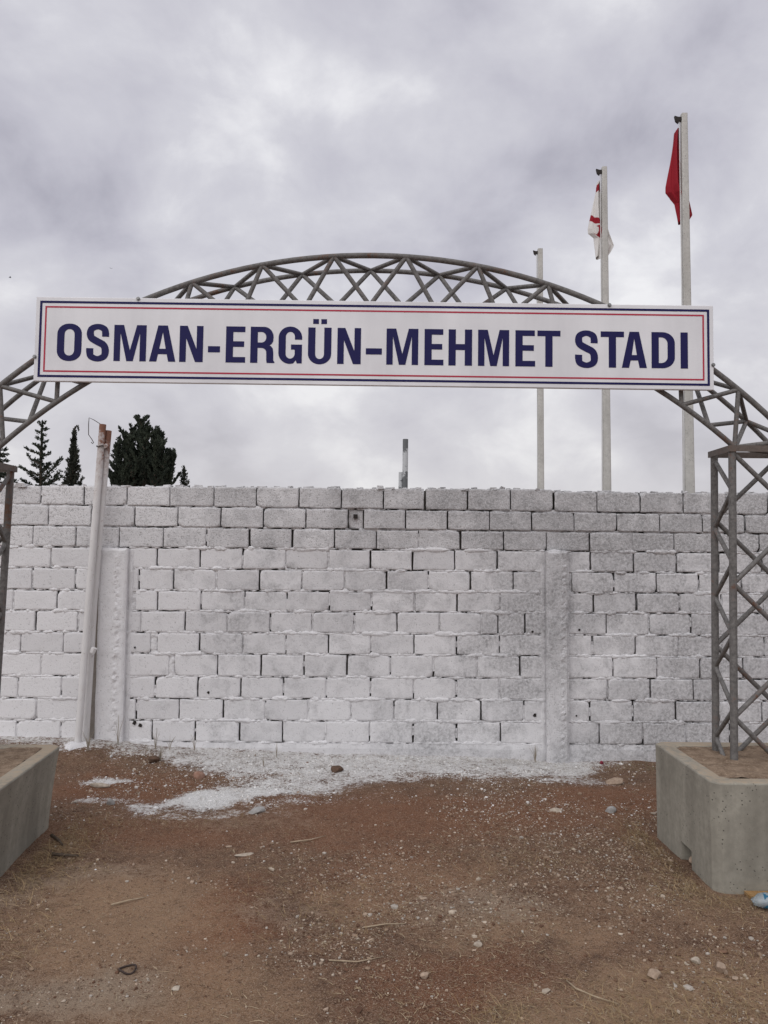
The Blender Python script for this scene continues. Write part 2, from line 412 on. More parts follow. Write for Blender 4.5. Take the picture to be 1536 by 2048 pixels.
def masks(x, y):
    wob = (fbm(x * 2.3, y * 2.3, 41, 5, 0.6) - 0.5) * 1.8
    wob2 = (fbm(x * 2.9, y * 2.9, 43, 4) - 0.5) * 1.6
    edge = np.interp(x, [-4, -3, -2.6, -2.0, -1.5, -1.0, -0.4, 0.3, 1.0, 1.6, 2.0, 2.6, 4], [6.98, 6.98, 6.98, 6.86, 6.62, 6.4, 6.42, 6.62, 6.62, 6.62, 6.98, 7.1, 7.1]) + wob * 0.35
    band = sstep(-0.42, 0.34, y - edge + 0.04) * np.interp(x, [-3.2, -2.2, -1.2, 1.8, 2.15, 2.6], [0.56, 0.58, 0.66, 0.68, 0.45, 0.25])
    w = band
    for (cx, cy, rx, ry, a, k) in [(-1.33, 5.88, 0.27, 0.2, 0.3, 1.15), (-1.0, 6.06, 0.5, 0.22, 0.35, 0.74), (-0.7, 6.3, 0.65, 0.32, 0.3, 0.64), (-0.2, 6.5, 0.6, 0.25, 0.1, 0.62), (-1.62, 5.75, 0.3, 0.14, 0.1, 0.62),
                                   (-2.2, 6.36, 0.24, 0.12, 0.2, 0.72), (-2.05, 5.85, 0.35, 0.14, 0.0, 0.47), (-0.6, 5.85, 0.6, 0.12, 0.3, 0.42), (-1.2, 5.6, 0.7, 0.1, 0.1, 0.38), (1.5, 6.5, 0.5, 0.14, -0.2, 0.5)]:
        w = np.maximum(w, ell(x + wob * 0.2, y + wob2 * 0.2, cx, cy, rx, ry, a, 0.75) * k)
    red = np.zeros_like(x)
    for (cx, cy, rx, ry, a, k) in [(-0.8, 3.95, 0.22, 0.6, 0.0, 1.0), (-2.0, 6.15, 0.7, 0.5, 0, 0.9), (0.5, 5.6, 1.6, 0.5, 0, 0.8), (1.7, 6.0, 0.7, 0.4, 0, 0.9), (-1.5, 5.25, 0.8, 0.35, 0, 0.7), (0.1, 4.6, 0.5, 0.5, 0, 0.6), (0.35, 3.4, 0.5, 0.3, 0.3, 0.7), (-0.3, 5.2, 0.5, 0.3, 0, .7)]:
        red = np.maximum(red, ell(x + wob * 0.35, y + wob2 * 0.3, cx, cy, rx, ry, a) * k)
    tan = np.zeros_like(x)
    for (cx, cy, rx, ry, a, k) in [(-1.35, 4.0, 0.55, 0.6, 0, 0.9), (-0.9, 3.3, 0.6, 0.4, 0.2, 0.8), (0.3, 4.5, 0.5, 0.3, 0.2, 0.5), (1.2, 3.25, 0.65, 0.35, 0.4, 1.0), (0.75, 3.95, 0.5, 0.25, 0, 0.7), (-0.05, 4.2, .3, .3, 0, .6), (1.5, 4.2, 0.5, 0.3, 0, 0.5), (2.0, 4.25, 0.5, 0.2, 0, 0.6)]:
        tan = np.maximum(tan, ell(x + wob * 0.35, y + wob2 * 0.3, cx, cy, rx, ry, a) * k)
    grey = np.zeros_like(x)
    for (cx, cy, rx, ry, a, k) in [(0.55, 4.2, 0.4, 0.22, 0.1, 0.8), (-1.38, 3.32, 0.35, 0.28, 0, 0.9), (-0.55, 4.05, 0.3, 0.25, 0, 0.45), (-1.75, 4.45, 0.5, 0.2, 0.3, 0.6), (-1.0, 5.55, .8, .25, 0, .45)]:
        grey = np.maximum(grey, ell(x + wob * 0.35, y + wob2 * 0.3, cx, cy, rx, ry, a) * k)
    return w, red, tan, grey
def axis(lo, hi, step, ends):
    core = np.arange(lo, hi + 1e-6, step); out_hi = []; v = hi; s = step
    while v < ends: s *= 1.35; v += s; out_hi.append(v)
    out_lo = []; v = lo; s = step
    while v > -ends: s *= 1.35; v -= s; out_lo.append(v)
    return np.array(out_lo[::-1] + core.tolist() + out_hi)
ax = axis(-3.4, 3.4, 0.028, 900); ay = axis(2.2, 7.5, 0.028, 900)
gx, gy = np.meshgrid(ax, ay)
gz = ground_z(gx.ravel(), gy.ravel())
w_, r_, t_, g_ = masks(gx.ravel(), gy.ravel())
nx, ny = len(ax), len(ay)
idx = np.arange(nx * ny).reshape(ny, nx)
fq = np.stack([idx[:-1, :-1], idx[:-1, 1:], idx[1:, 1:], idx[1:, :-1]], -1).reshape(-1, 4)
ground = mesh_obj('ground', np.c_[gx.ravel(), gy.ravel(), gz], fq, M['ground'], None, True, {'wash': w_, 'red': r_, 'tan': t_, 'grey': g_})
tag(ground, kind='structure')

# ------------------------------------------------------------------ block wall
BED = [(2.4903, 0.00157), (2.2828, -0.0052), (2.0908, -0.00243), (1.8996, 0.00033), (1.7042, 0.00061), (1.5023, 0.00314), (1.3108, 0.00429),
       (1.1069, 0.00274), (0.9082, 0.00267), (0.6983, 0.00402), (0.4926, 0.00415), (0.2909, 0.00422), (0.0873, 0.00254)]
def bed_z(n, x):
    z = BED[n][0] + BED[n][1] * np.clip(x, -4, 4)
    if n == 0: z = z - 0.022 * sstep(1.60, 1.63, np.asarray(x, float))
    return z
JOINTS = {
 1: [-3.264, -2.854, -2.444, -2.035, -1.615, -1.21, -0.805, -0.4, 0.0, 0.396, 0.802, 1.212, 1.622, 2.037, 2.448, 2.858, 3.269, 3.665],
 2: [-3.59, -3.186, -2.777, -2.365, -1.954, -1.545, -1.14, -0.736, -0.336, -0.188, 0.212, 0.612, 1.012, 1.412, 1.817, 2.222, 2.632, 3.037, 3.442],
 3: [-3.326, -2.918, -2.507, -2.089, -1.678, -1.27, -0.861, -0.462, -0.063, 0.337, 0.736, 1.145, 1.554, 1.963, 2.368, 2.767, 3.177, 3.577],
 4: [-3.557, -3.149, -2.144, -1.736, -1.33, -0.92, -0.516, -0.118, 0.281, 0.682, 1.086, 1.972, 2.38, 2.789, 3.193, 3.601],
 5: [-3.317, -2.91, -2.309, -1.982, -1.575, -1.168, -0.765, -0.36, 0.036, 0.434, 0.832, 1.238, 1.79, 2.193, 2.597, 2.995, 3.403],
 6: [-3.49, -3.079, -2.342, -2.129, -1.717, -1.304, -0.904, -0.502, -0.102, 0.303, 0.707, 1.114, 1.998, 2.405, 2.812, 3.21, 3.608],
 7: [-3.276, -2.874, -2.28, -1.864, -1.463, -1.059, -0.662, -0.265, 0.139, 0.54, 0.94, 1.093, 1.349, 2.119, 2.521, 2.919, 3.321],
 8: [-3.41, -3.005, -2.18, -2.125, -1.723, -1.313, -0.907, -0.506, -0.105, 0.301, 0.702, 1.108, 1.986, 2.392, 2.798, 3.204, 3.61],
 9: [-3.21, -2.805, -2.0, -1.955, -1.549, -1.139, -0.734, -0.329, 0.081, 0.486, 0.896, 1.301, 2.178, 2.592, 2.998, 3.404],
 10: [-3.419, -3.01, -2.132, -1.73, -1.326, -0.924, -0.52, -0.106, 0.299, 0.703, 1.108, 2.124, 2.529, 2.934, 3.339],
 11: [-3.238, -2.83, -2.305, -1.901, -1.488, -1.09, -0.686, -0.287, 0.117, 0.525, 0.934, 1.338, 1.958, 2.362, 2.766, 3.175, 3.575],
 12: [-3.418, -3.006, -2.15, -1.747, -1.33, -0.927, -0.519, -0.111, 0.297, 0.705, 1.117, 2.046, 2.454, 2.862, 3.271]}
PIL = [(-2.672, -2.41), (1.54, 1.75)]
XL, XR = -6.3, 6.3
wall = thing('block_wall', (0, WY, 0), 'long whitewashed concrete block wall with ragged mortar and two piers', 'wall')

def block_mesh(x0, x1, n, rough):
    """one block between bed lines n-1 and n: a chipped, slightly uneven front and plain sides"""
    w = x1 - x0
    nxs = max(4, int(round(w / 0.024))); nzs = 9
    e = [0.0, 0.006]
    us = np.r_[0.0, 0.007 / w, np.linspace(0.02 / w, 1 - 0.02 / w, nxs), 1 - 0.007 / w, 1.0]
    vs_ = np.r_[0.0, 0.035, np.linspace(0.1, 0.9, nzs), 0.965, 1.0]
    U, V = np.meshgrid(us, vs_)
    X = x0 + U * w
    zb = bed_z(n, X) + 0.006; zt = bed_z(n - 1, X) - 0.005
    Z = zb + V * (zt - zb)
    h = zt - zb
    dx = np.minimum(U, 1 - U) * w; dz = np.minimum(V, 1 - V) * h
    sd_ = rng.integers(1, 9999)
    d = np.minimum(dx, dz)
    Y = 0.0035 * (1 - sstep(0, 0.008, d)) + (fbm(X * 30, Z * 30, int(sd_), 2) - 0.5) * 0.006 * (1 - sstep(0.01, 0.05, d)) + (fbm(X * 9, Z * 9, int(sd_) + 5, 2) - 0.5) * 0.004
    for (cu, cv) in ((0, 0), (1, 0), (0, 1), (1, 1)):
        if rng.random() < (0.35 if cv == 0 else 0.22):
            rc = rng.uniform(0.010, 0.042)
            dist = (np.abs(U - cu) * w) + (np.abs(V - cv) * h)
            Y = Y + 0.03 * (1 - sstep(rc * 0.45, rc, dist))
    # ragged outline
    Z = Z + np.where(V < 1e-6, 1, np.where(V > 1 - 1e-6, -1, 0)) * (fbm(X * 16, X * 0 + n * 5.0, int(sd_) + 2, 3) - 0.35) * 0.011
    X = X + np.where((U < 1e-6), 1, np.where(U > 1 - 1e-6, -1, 0)) * (vnoise(Z * 40, Z * 0 + 3, int(sd_))) * 0.004
    Y = Y + rng.normal(0, 0.0022) + (U - 0.5) * rng.normal(0, 0.003) + (V - 0.5) * rng.normal(0, 0.002)
    nr, ncol = X.shape
    verts = np.c_[X.ravel(), WY + Y.ravel(), Z.ravel()]
    ii = np.arange(nr * ncol).reshape(nr, ncol)
    f = np.stack([ii[:-1, :-1], ii[:-1, 1:], ii[1:, 1:], ii[1:, :-1]], -1).reshape(-1, 4).tolist()
    border = list(ii[0, :]) + list(ii[1:, -1]) + list(ii[-1, -2::-1]) + list(ii[-2:0, 0])
    nb = len(border); k0 = len(verts)
    b1 = verts[border].copy(); b1[:, 1] = WY + 0.03
    b2 = verts[border].copy(); b2[:, 1] = WY + 0.17
    verts = np.r_[verts, b1, b2]
    mi = [0] * len(f)
    for k in range(nb):
        k2 = (k + 1) % nb
        f.append((border[k2], border[k], k0 + k, k0 + k2)); mi.append(0)
        f.append((k0 + k2, k0 + k, k0 + nb + k, k0 + nb + k2)); mi.append(1)
    return verts, f, mi

edges_rows = {}
far_v, far_f = [], []
all_cells = []
for n in range(1, 13):
    xs = list(JOINTS[n])
    while xs[0] > XL + 0.42: xs.insert(0, xs[0] - 0.408)
    while xs[-1] < XR - 0.42: xs.append(xs[-1] + 0.408)
    cells = []
    if n <= 3:
        b = [XL] + xs + [XR]
        cells = list(zip(b[:-1], b[1:]))
    else:
        lim = [XL, PIL[0][0], PIL[0][1], PIL[1][0], PIL[1][1], XR]
        for k in (0, 2, 4):
            a, c = lim[k], lim[k + 1]
            b = [a] + [x for x in xs if a + 0.03 < x < c - 0.03] + [c]
            cells += list(zip(b[:-1], b[1:]))
    for (a, c) in cells:
        all_cells.append((n, a, c))
GAPS = {}
for (n, a, c) in all_cells:
    GAPS.setdefault((n, round(c, 4)), rng.uniform(0.007, 0.015) if n > 3 else rng.choice([0.005, 0.008, 0.011, 0.018], p=[0.4, 0.35, 0.15, 0.1]))
def near_pier(x): return any(abs(x - p) < 1e-3 for q in PIL for p in q)
for (n, a, c) in all_cells:
    if c - a < 0.07 and n > 3: continue                 # sliver filled with mortar
    ga = GAPS.get((n, round(a, 4)), 0.01); gc = GAPS[(n, round(c, 4))]
    if near_pier(a) and n > 3: ga = -0.02
    if near_pier(c) and n > 3: gc = -0.02
    half = (n == 2 and abs(a + 0.336) < 0.01)
    v, f, mi = block_mesh(a + ga / 2, c - gc / 2, n, n <= 3)
    if half: v[:, 1] += 0.028
    if n <= 3 and not half: v[:, 1] -= 0.004 + 0.004 * (n == 2)
    if c < -3.95 or a > 3.95:
        k = len(far_v); far_v += v.tolist(); far_f += [tuple(i + k for i in q) for q in f]
        continue
    mat = M['wash_rough'] if (n <= 3) else M['wash']
    o = mesh_obj('block', v, f, [mat, M['bare']], wall, False)
    o.data.polygons.foreach_set('material_index', mi)
    o.data.polygons.foreach_set('use_smooth', [i == 0 for i in mi])
o = mesh_obj('outer_blocks', far_v, far_f, M['wash'], wall); tag(o, kind='stuff')
MB().box(XL, XR, WY + 0.06, WY + 0.165, -0.3, 2.47).build('core', M['bare'], wall)
# mortar: a ragged relief in every joint, squeezed out over the block edges in places
def mortar():
    xa = np.arange(-4.0, 4.0, 0.0085); za = np.arange(0.02, 2.47, 0.0042)
    X, Z = np.meshgrid(xa, za)
    Hh = np.full(X.shape, -0.2)
    for n in range(1, 13):
        zl = bed_z(n, xa)
        low = fbm(xa * 3.1, xa * 0 + n * 7.3, 60 + n, 3); mid_ = fbm(xa * 11, xa * 0 + n * 3.3, 90 + n, 3); hi_ = fbm(xa * 45, xa * 0 + n * 1.7, 120 + n, 2)
        top = n <= 2
        amp = np.clip(-0.002 + 0.026 * (low - 0.45) + 0.034 * (mid_ - 0.47) + 0.012 * (hi_ - 0.5), -0.03, 0.0065)
        if top: amp = amp - 0.012
        if n == 3: amp = amp + 0.002
        hw = np.clip(0.0062 + 0.034 * (mid_ - 0.42) + 0.016 * (hi_ - 0.45) + (0.02 * (low - 0.42) if not top else -0.0015), 0.001, 0.021)
        off = 0.0015 + 0.012 * (fbm(xa * 8, xa * 0 + n, 200 + n, 2) - 0.5)
        d = np.abs(Z - (zl + off)[None, :])
        j0, j1 = np.searchsorted(za, [zl.min() - 0.05, zl.max() + 0.05]); d = d[j0:j1]
        h = amp[None, :] - 0.007 * (d / hw[None, :]) ** 2 + 0.007 * (vnoise(X[j0:j1] * 42, Z[j0:j1] * 70, 300 + n) - 0.5)
        h = np.where(d < hw[None, :] * 1.35, h, -0.2)
        Hh[j0:j1] = np.maximum(Hh[j0:j1], h)
    for (n, a, c) in all_cells:
        for x in (c,):
            if abs(x) > 3.9: continue
            sliver = (c - a < 0.07 and n > 3)
            if near_pier(x) and n > 3 and not sliver: continue
            fill = rng.random()
            open_ = fill < (0.93 if n <= 3 else 0.38)
            if open_ and not sliver: continue
            zb, zt = bed_z(n, x), bed_z(n - 1, x)
            cx = x if not sliver else (a + c) / 2
            hw0 = 0.008 if not sliver else (c - a) / 2 + 0.004
            part = (rng.uniform(0, 0.5), rng.uniform(0.6, 1.0)) if rng.random() < 0.6 else (0, 1)
            if sliver: part = (0, 1)
            i0, i1 = np.searchsorted(xa, [cx - 0.06, cx + 0.06]); j0, j1 = np.searchsorted(za, [zb - 0.02, zt + 0.02])
            XF, ZF = X, Z
            X, Z = XF[j0:j1, i0:i1], ZF[j0:j1, i0:i1]
            sel = (Z > zb + (zt - zb) * part[0]) & (Z < zb + (zt - zb) * part[1]) & (np.abs(X - cx) < 0.05)
            hw = hw0 + 0.012 * fbm(Z * 30, X * 0 + x, int(500 + n), 2)
            hw = hw * (1.0 if not sliver else 0.9)
            dd = np.abs(X - cx - 0.006 * (vnoise(Z * 25, Z * 0 + x * 9, 7) - 0.5))
            h = rng.uniform(-0.012, -0.002) + 0.02 * (fbm(Z * 26, X * 26, int(700 + n), 3) - 0.5) - 0.008 * (dd / hw) ** 2
            h = np.where(sel & (dd < hw * 1.2), h, -0.2)
            Hh[j0:j1, i0:i1] = np.maximum(Hh[j0:j1, i0:i1], h)
            X, Z = XF, ZF
    inp = np.zeros(X.shape, bool)
    for a, c in PIL: inp |= (X > a + 0.01) & (X < c - 0.01) & (Z < 1.88)
    Hh[inp] = -0.2
    ok = Hh > -0.045
    okf = ok[:-1, :-1] & ok[:-1, 1:] & ok[1:, 1:] & ok[1:, :-1]
    ii = np.arange(X.size).reshape(X.shape)
    f = np.stack([ii[:-1, :-1], ii[:-1, 1:], ii[1:, 1:], ii[1:, :-1]], -1)[okf]
    # a back lip so the squeezed mortar has thickness
    used = np.unique(f); remap = -np.ones(X.size, int); remap[used] = np.arange(len(used))
    V = np.c_[X.ravel(), WY - Hh.ravel(), Z.ravel()][used]; f = remap[f]
    ed = np.r_[f[:, [0, 1]], f[:, [1, 2]], f[:, [2, 3]], f[:, [3, 0]]]
    key = np.sort(ed, 1); _, inv_, cnt = np.unique(key, axis=0, return_inverse=True, return_counts=True)
    be = ed[cnt[inv_.ravel()] == 1]
    back = V.copy(); back[:, 1] = WY + 0.03
    n0 = len(V); sk = np.c_[be[:, 1], be[:, 0], be[:, 0] + n0, be[:, 1] + n0]
    return np.r_[V, back], np.r_[f, sk]
v, f = mortar()
tag(mesh_obj('mortar', v, f, M['wash_mortar'], wall, True), kind='stuff')

def rough_slab(name, x0, x1, yfront, yback, z0f, z1f, mat, parent, amp=0.008, seed=0, chip=0.02, step=0.03, pits=0.0, ridge=None):
    """cast piece with an uneven front, side faces and top; z0f/z1f are functions of x"""
    nxs = max(3, int((x1 - x0) / step)); zmid = z1f((x0 + x1) / 2) - z0f((x0 + x1) / 2); nzs = max(2, int(zmid / step))
    us = np.linspace(0, 1, nxs + 1); vs2 = np.linspace(0, 1, nzs + 1)
    U, V = np.meshgrid(us, vs2); X = x0 + U * (x1 - x0)
    za = np.vectorize(z0f)(X); zb = np.vectorize(z1f)(X); Z = za + V * (zb - za)
    d = np.minimum(np.minimum(U, 1 - U) * (x1 - x0), (1 - V) * (zb - za))
    Y = yfront - amp * (fbm(X * 6, Z * 6, seed, 4) - 0.5) * 2 + chip * (1 - sstep(0, chip * 1.3, d)) * (0.3 + 1.2 * fbm(X * 9, Z * 9, seed + 9, 3))
    if ridge is not None:      # vertical seam of crumbly leaked concrete
        rr_ = np.exp(-((U - ridge - 0.12 * (fbm(Z * 3, Z * 0, seed + 5, 2) - 0.5)) / 0.11) ** 2)
        Y = Y - rr_ * 0.03 * (fbm(X * 28, Z * 28, seed + 3, 3) - 0.42)
    if pits: Y = Y + pits * (fbm(X * 24, Z * 24, seed + 3, 2) > 0.62)
    verts = np.c_[X.ravel(), Y.ravel(), Z.ravel()]
    ii = np.arange(X.size).reshape(X.shape)
    f = np.stack([ii[:-1, :-1], ii[:-1, 1:], ii[1:, 1:], ii[1:, :-1]], -1).reshape(-1, 4).tolist()
    border = list(ii[0, :]) + list(ii[1:, -1]) + list(ii[-1, -2::-1]) + list(ii[-2:0:-1, 0])
    k0 = len(verts); b1 = verts[border].copy(); b1[:, 1] = yback; verts = np.r_[verts, b1]; nb = len(border)
    for k in range(nb): f.append((border[(k + 1) % nb], border[k], k0 + k, k0 + (k + 1) % nb))
    return mesh_obj(name, verts, f, mat, parent, False)
# plinth under the blocks, in three bays
for a, c in ((XL, PIL[0][0] + 0.01), (PIL[0][1] - 0.01, PIL[1][0] + 0.01), (PIL[1][1] - 0.01, XR)):
    rough_slab('plinth', a, c, WY - 0.012, WY + 0.16, lambda x: -0.3, lambda x: float(bed_z(12, x)) - 0.003, M['wash'], wall, 0.01, 5, 0.012, 0.04)
p = rough_slab('pier', PIL[0][0], PIL[0][1], WY - 0.06, WY + 0.1, lambda x: -0.3, lambda x: 1.893, M['wash'], wall, 0.006, 31, 0.016, 0.012, 0.0, 0.68)
p = rough_slab('pier', PIL[1][0], PIL[1][1], WY - 0.075, WY + 0.1, lambda x: -0.3, lambda x: 1.905, M['wash_pier'], wall, 0.008, 47, 0.022, 0.012, 0.0, 0.72)
# mortar fillets where the bays meet the piers
for x, s in ((PIL[0][1], 1), (PIL[1][0], -1)):
    rough_slab('fillet', min(x, x + s * 0.045), max(x, x + s * 0.045), WY - 0.004, WY + 0.02, lambda q: 0.02, lambda q: 1.885, M['wash'], wall, 0.010, 77, 0.006, 0.012)
rough_slab('unpainted_strip', -2.765, PIL[0][0] + 0.005, WY - 0.012, WY + 0.02, lambda q: -0.05, lambda q: 1.80 - 3.0 * (-2.672 - q), M['bare_brown'], wall, 0.008, 81, 0.01, 0.012)
# crumbs of mortar left along the top
mb = MB()
for x in np.arange(-4.2, 4.2, 0.03):
    if rng.random() < 0.72 * (0.35 + fbm(x * 2, 0.3, 15, 2)):
        s = rng.uniform(0.008, 0.022); y = WY + rng.uniform(0.0, 0.12); z = float(bed_z(0, x)) - 0.006
        k = rng.uniform(0.8, 2.2); hgt = rng.uniform(0.4, 1.1) * s
        v, f = box_vf(x - s * k, x + s * k, y - s, y + s, z - 0.01, z + hgt)
        v = [(q[0] + rng.normal(0, s * .3), q[1] + rng.normal(0, s * .3), q[2] + rng.normal(0, s * .2)) for q in v]
        mb.add(v, f)
tag(mb.build('mortar_crumbs', M['wash_rough'], wall), kind='stuff')
MB().box(-0.285, -0.245, WY + 0.004, WY + 0.06, 2.195, 2.235).build('hole_shade_box', M['dark'], wall)  # solid dark box; its colour stands in for shade inside the cavity
holes = [(-2.315, 0.26, 0.020), (-2.262, 0.235, 0.018), (-1.63, 0.545, 0.013), (1.44, 0.36, 0.017), (1.42, 1.14, 0.012), (1.86, 1.16, 0.013), (-2.33, 0.96, 0.010), (1.83, 0.36, 0.009)]  # positions of dark discs that paint the shade within small holes
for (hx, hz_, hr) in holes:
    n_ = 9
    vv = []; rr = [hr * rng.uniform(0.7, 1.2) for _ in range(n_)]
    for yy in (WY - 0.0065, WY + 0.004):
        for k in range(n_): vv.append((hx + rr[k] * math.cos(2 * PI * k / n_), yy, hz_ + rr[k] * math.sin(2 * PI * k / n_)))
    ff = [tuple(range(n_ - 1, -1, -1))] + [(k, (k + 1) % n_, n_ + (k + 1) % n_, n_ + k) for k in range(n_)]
    mesh_obj('hole_shade_disc', vv, ff, M['dark'], wall)

# ------------------------------------------------------------------ concrete planters that carry the arch
def planter(label, x0t, x1t, x0b, x1b, y0, y1, ztop, seed, yawdx=0.0, notch_side=None):
    """open cast box: chamfered corners, rounded rim, forklift notches cut in the foot"""
    t = thing('concrete_planter', ((x0b + x1b) / 2, (y0 + y1) / 2, 0), label, 'planter', 'concrete planters under the arch')
    ch = 0.045
    def ring(x0, x1, ya, yb, c):
        return [(x0 + c, ya), (x1 - c, ya), (x1, ya + c), (x1, yb - c), (x1 - c, yb), (x0 + c, yb), (x0, yb - c), (x0, ya + c)]
    rim = 0.105
    rb = ring(x0b, x1b, y0, y1, ch); rt = ring(x0t, x1t, y0, y1, ch)
    levels = [(-0.25, 0.0), (0.0, 0.0), (0.10, 0.1), (0.25, 0.35), (0.42, 0.7), (ztop - 0.012, 0.98), (ztop - 0.002, 1.0)]
    V = []; F = []
    for li, (z, k) in enumerate(levels):
        ins = 0.0 if li < len(levels) - 1 else 0.005
        for (a, b) in zip(rb, rt):
            x = a[0] + (b[0] - a[0]) * k; y = a[1] + (b[1] - a[1]) * k
            cxm = (x0t + x1t) / 2; cym = (y0 + y1) / 2
            x += -ins * np.sign(x - cxm); y += -ins * np.sign(y - cym)
            x += yawdx * (cym - y)
            V.append((x, y, z))
    for r_i, (z, inset) in enumerate(((ztop, 0.03), (ztop - 0.002, rim - 0.01), (ztop - 0.012, rim), (ztop - 0.2, rim + 0.02))):
        for (x, y) in ring(x0t + inset, x1t - inset, y0 + inset, y1 - inset, ch * 0.8):
            V.append((x + yawdx * ((y0 + y1) / 2 - y), y, z))
    nl = len(levels) + 4
    for l in range(nl - 1):
        for k in range(8):
            F.append((l * 8 + k, l * 8 + (k + 1) % 8, (l + 1) * 8 + (k + 1) % 8, (l + 1) * 8 + k))
    body = mesh_obj('body', V, F, M['concrete'], t)
    bm = bmesh.new(); bm.from_mesh(body.data); bmesh.ops.recalc_face_normals(bm, faces=bm.faces); bm.to_mesh(body.data); bm.free()
    bevelled(body, 0.006, 2)
    # soil
    xs_ = np.linspace(x0t + rim - 0.01, x1t - rim + 0.01, 90); ys_ = np.linspace(y0 + rim - 0.01, y1 - rim + 0.01, 90)
    X, Y = np.meshgrid(xs_, ys_); Z = ztop - 0.008 + (fbm(X * 5, Y * 5, seed, 4) - 0.5) * 0.035 + (fbm(X * 24, Y * 24, seed + 1, 3) - 0.5) * 0.014
    X = X + yawdx * ((y0 + y1) / 2 - Y)
    ii = np.arange(8100).reshape(90, 90)
    f = np.stack([ii[:-1, :-1], ii[:-1, 1:], ii[1:, 1:], ii[1:, :-1]], -1).reshape(-1, 4)
    mesh_obj('soil', np.c_[X.ravel(), Y.ravel(), Z.ravel()], f, M['soil'], t, True)
    return t, body
def cut(body, boxes, t):
    """cut the notches with a boolean so that the openings are real"""
    for (bx) in boxes:
        v, f = box_vf(*bx)
        me = bpy.data.meshes.new('c'); me.from_pydata(v, [], f); me.update()
        co = bpy.data.objects.new('c', me); C.objects.link(co)
        md = body.modifiers.new('cut', 'BOOLEAN'); md.operation = 'DIFFERENCE'; md.object = co; md.solver = 'EXACT'
        dg = bpy.context.evaluated_depsgraph_get(); dg.update()
        ev = body.evaluated_get(dg); nm = bpy.data.meshes.new_from_object(ev)
        body.modifiers.clear(); body.data = nm
        bpy.data.objects.remove(co); bpy.data.meshes.remove(me)
pr, prb = planter('square concrete planter at the right, with a notch cut in its foot', 1.84, 3.02, 1.845, 3.02, 4.335, 5.285, 0.607, 3)
cut(prb, [(1.7, 1.99, 4.66, 4.82, -0.1, 0.115), (2.16, 2.36, 4.2, 4.42, -0.1, 0.10)], pr)
pl, plb = planter('concrete planter cropped by the left edge of the picture', -3.36, -2.14, -3.36, -2.2, 4.28, 5.34, 0.54, 9, yawdx=0.075)

# ------------------------------------------------------------------ steel lattice arch
YF, YR = 4.851, 5.116
gate = thing('lattice_arch', (0, YF, 0.5), 'grey steel lattice arch on two square towers over the dirt path', 'arch gate')
AX = -0.085
def arc(Rr, zc, ang): return (AX + Rr * math.sin(ang), zc + Rr * math.cos(ang))
ZR, ZL = 2.55, 2.41
def span(Rr, zc, z): return math.acos((z - zc) / Rr)
def chord_pts(Rr, zc, Y, n=60):
    a0 = -span(Rr, zc, ZL); a1 = span(Rr, zc, ZR)
    return [(arc(Rr, zc, a0 + (a1 - a0) * i / n)[0], Y, arc(Rr, zc, a0 + (a1 - a0) * i / n)[1]) for i in range(n + 1)]
OUT = (3.649, 0.125); INN = (3.437, 0.010)
for rad_, par_, Y in ((0.0182, OUT, YF), (0.0168, INN, YF), (0.0160, OUT, YR)):
    smooth_by_angle(MB().tube(chord_pts(par_[0], par_[1], Y), rad_, 12).build('chord', M['steel'], gate))
# stations: 13 panels between the towers
aL, aR = -span(*OUT, ZL), span(*OUT, ZR)
a_unit = (aR) / 6.62
stations = [(-6 + i + 0.5) * a_unit - 0.004 for i in range(-1, 13)]
def node(par_, ang, Y):
    # same direction from the outer centre: intersect the radial line with this chord
    Rr, zc = par_
    d = Vector((math.sin(ang), math.cos(ang))); o_ = Vector((0, OUT[1] - zc))
    b_ = o_.dot(d); c_ = o_.dot(o_) - Rr * Rr
    tt = -b_ + math.sqrt(b_ * b_ - c_)
    z = OUT[1] + d.y * tt; lim = ZR if ang > 0 else ZL
    if z < lim:
        a2 = math.copysign(span(Rr, zc, lim), ang); q = arc(Rr, zc, a2); return Vector((q[0], Y, q[1]))
    return Vector((AX + d.x * tt, Y, z))
def strut(p, q, r=0.0148, name='strut'):
    p = Vector(p); q = Vector(q)
    return smooth_by_angle(MB().tube([p, q], r, 10).build(name, M['steel'], gate))
def inside(a): return aL + 0.005 < a < aR - 0.005
def clampa(a): return min(max(a, aL), aR)
for i, a in enumerate(stations):
    for h in (-0.5, 0.5):
        b = a + h * a_unit
        if not (inside(a) or inside(b)): continue
        a2, b2 = clampa(a), clampa(b)
        strut(node(OUT, a2, YF), node(INN, b2, YF))
        strut(node(OUT, a2, YF), node(OUT, b2, YR))
        strut(node(OUT, b2, YR), node(INN, a2, YF))
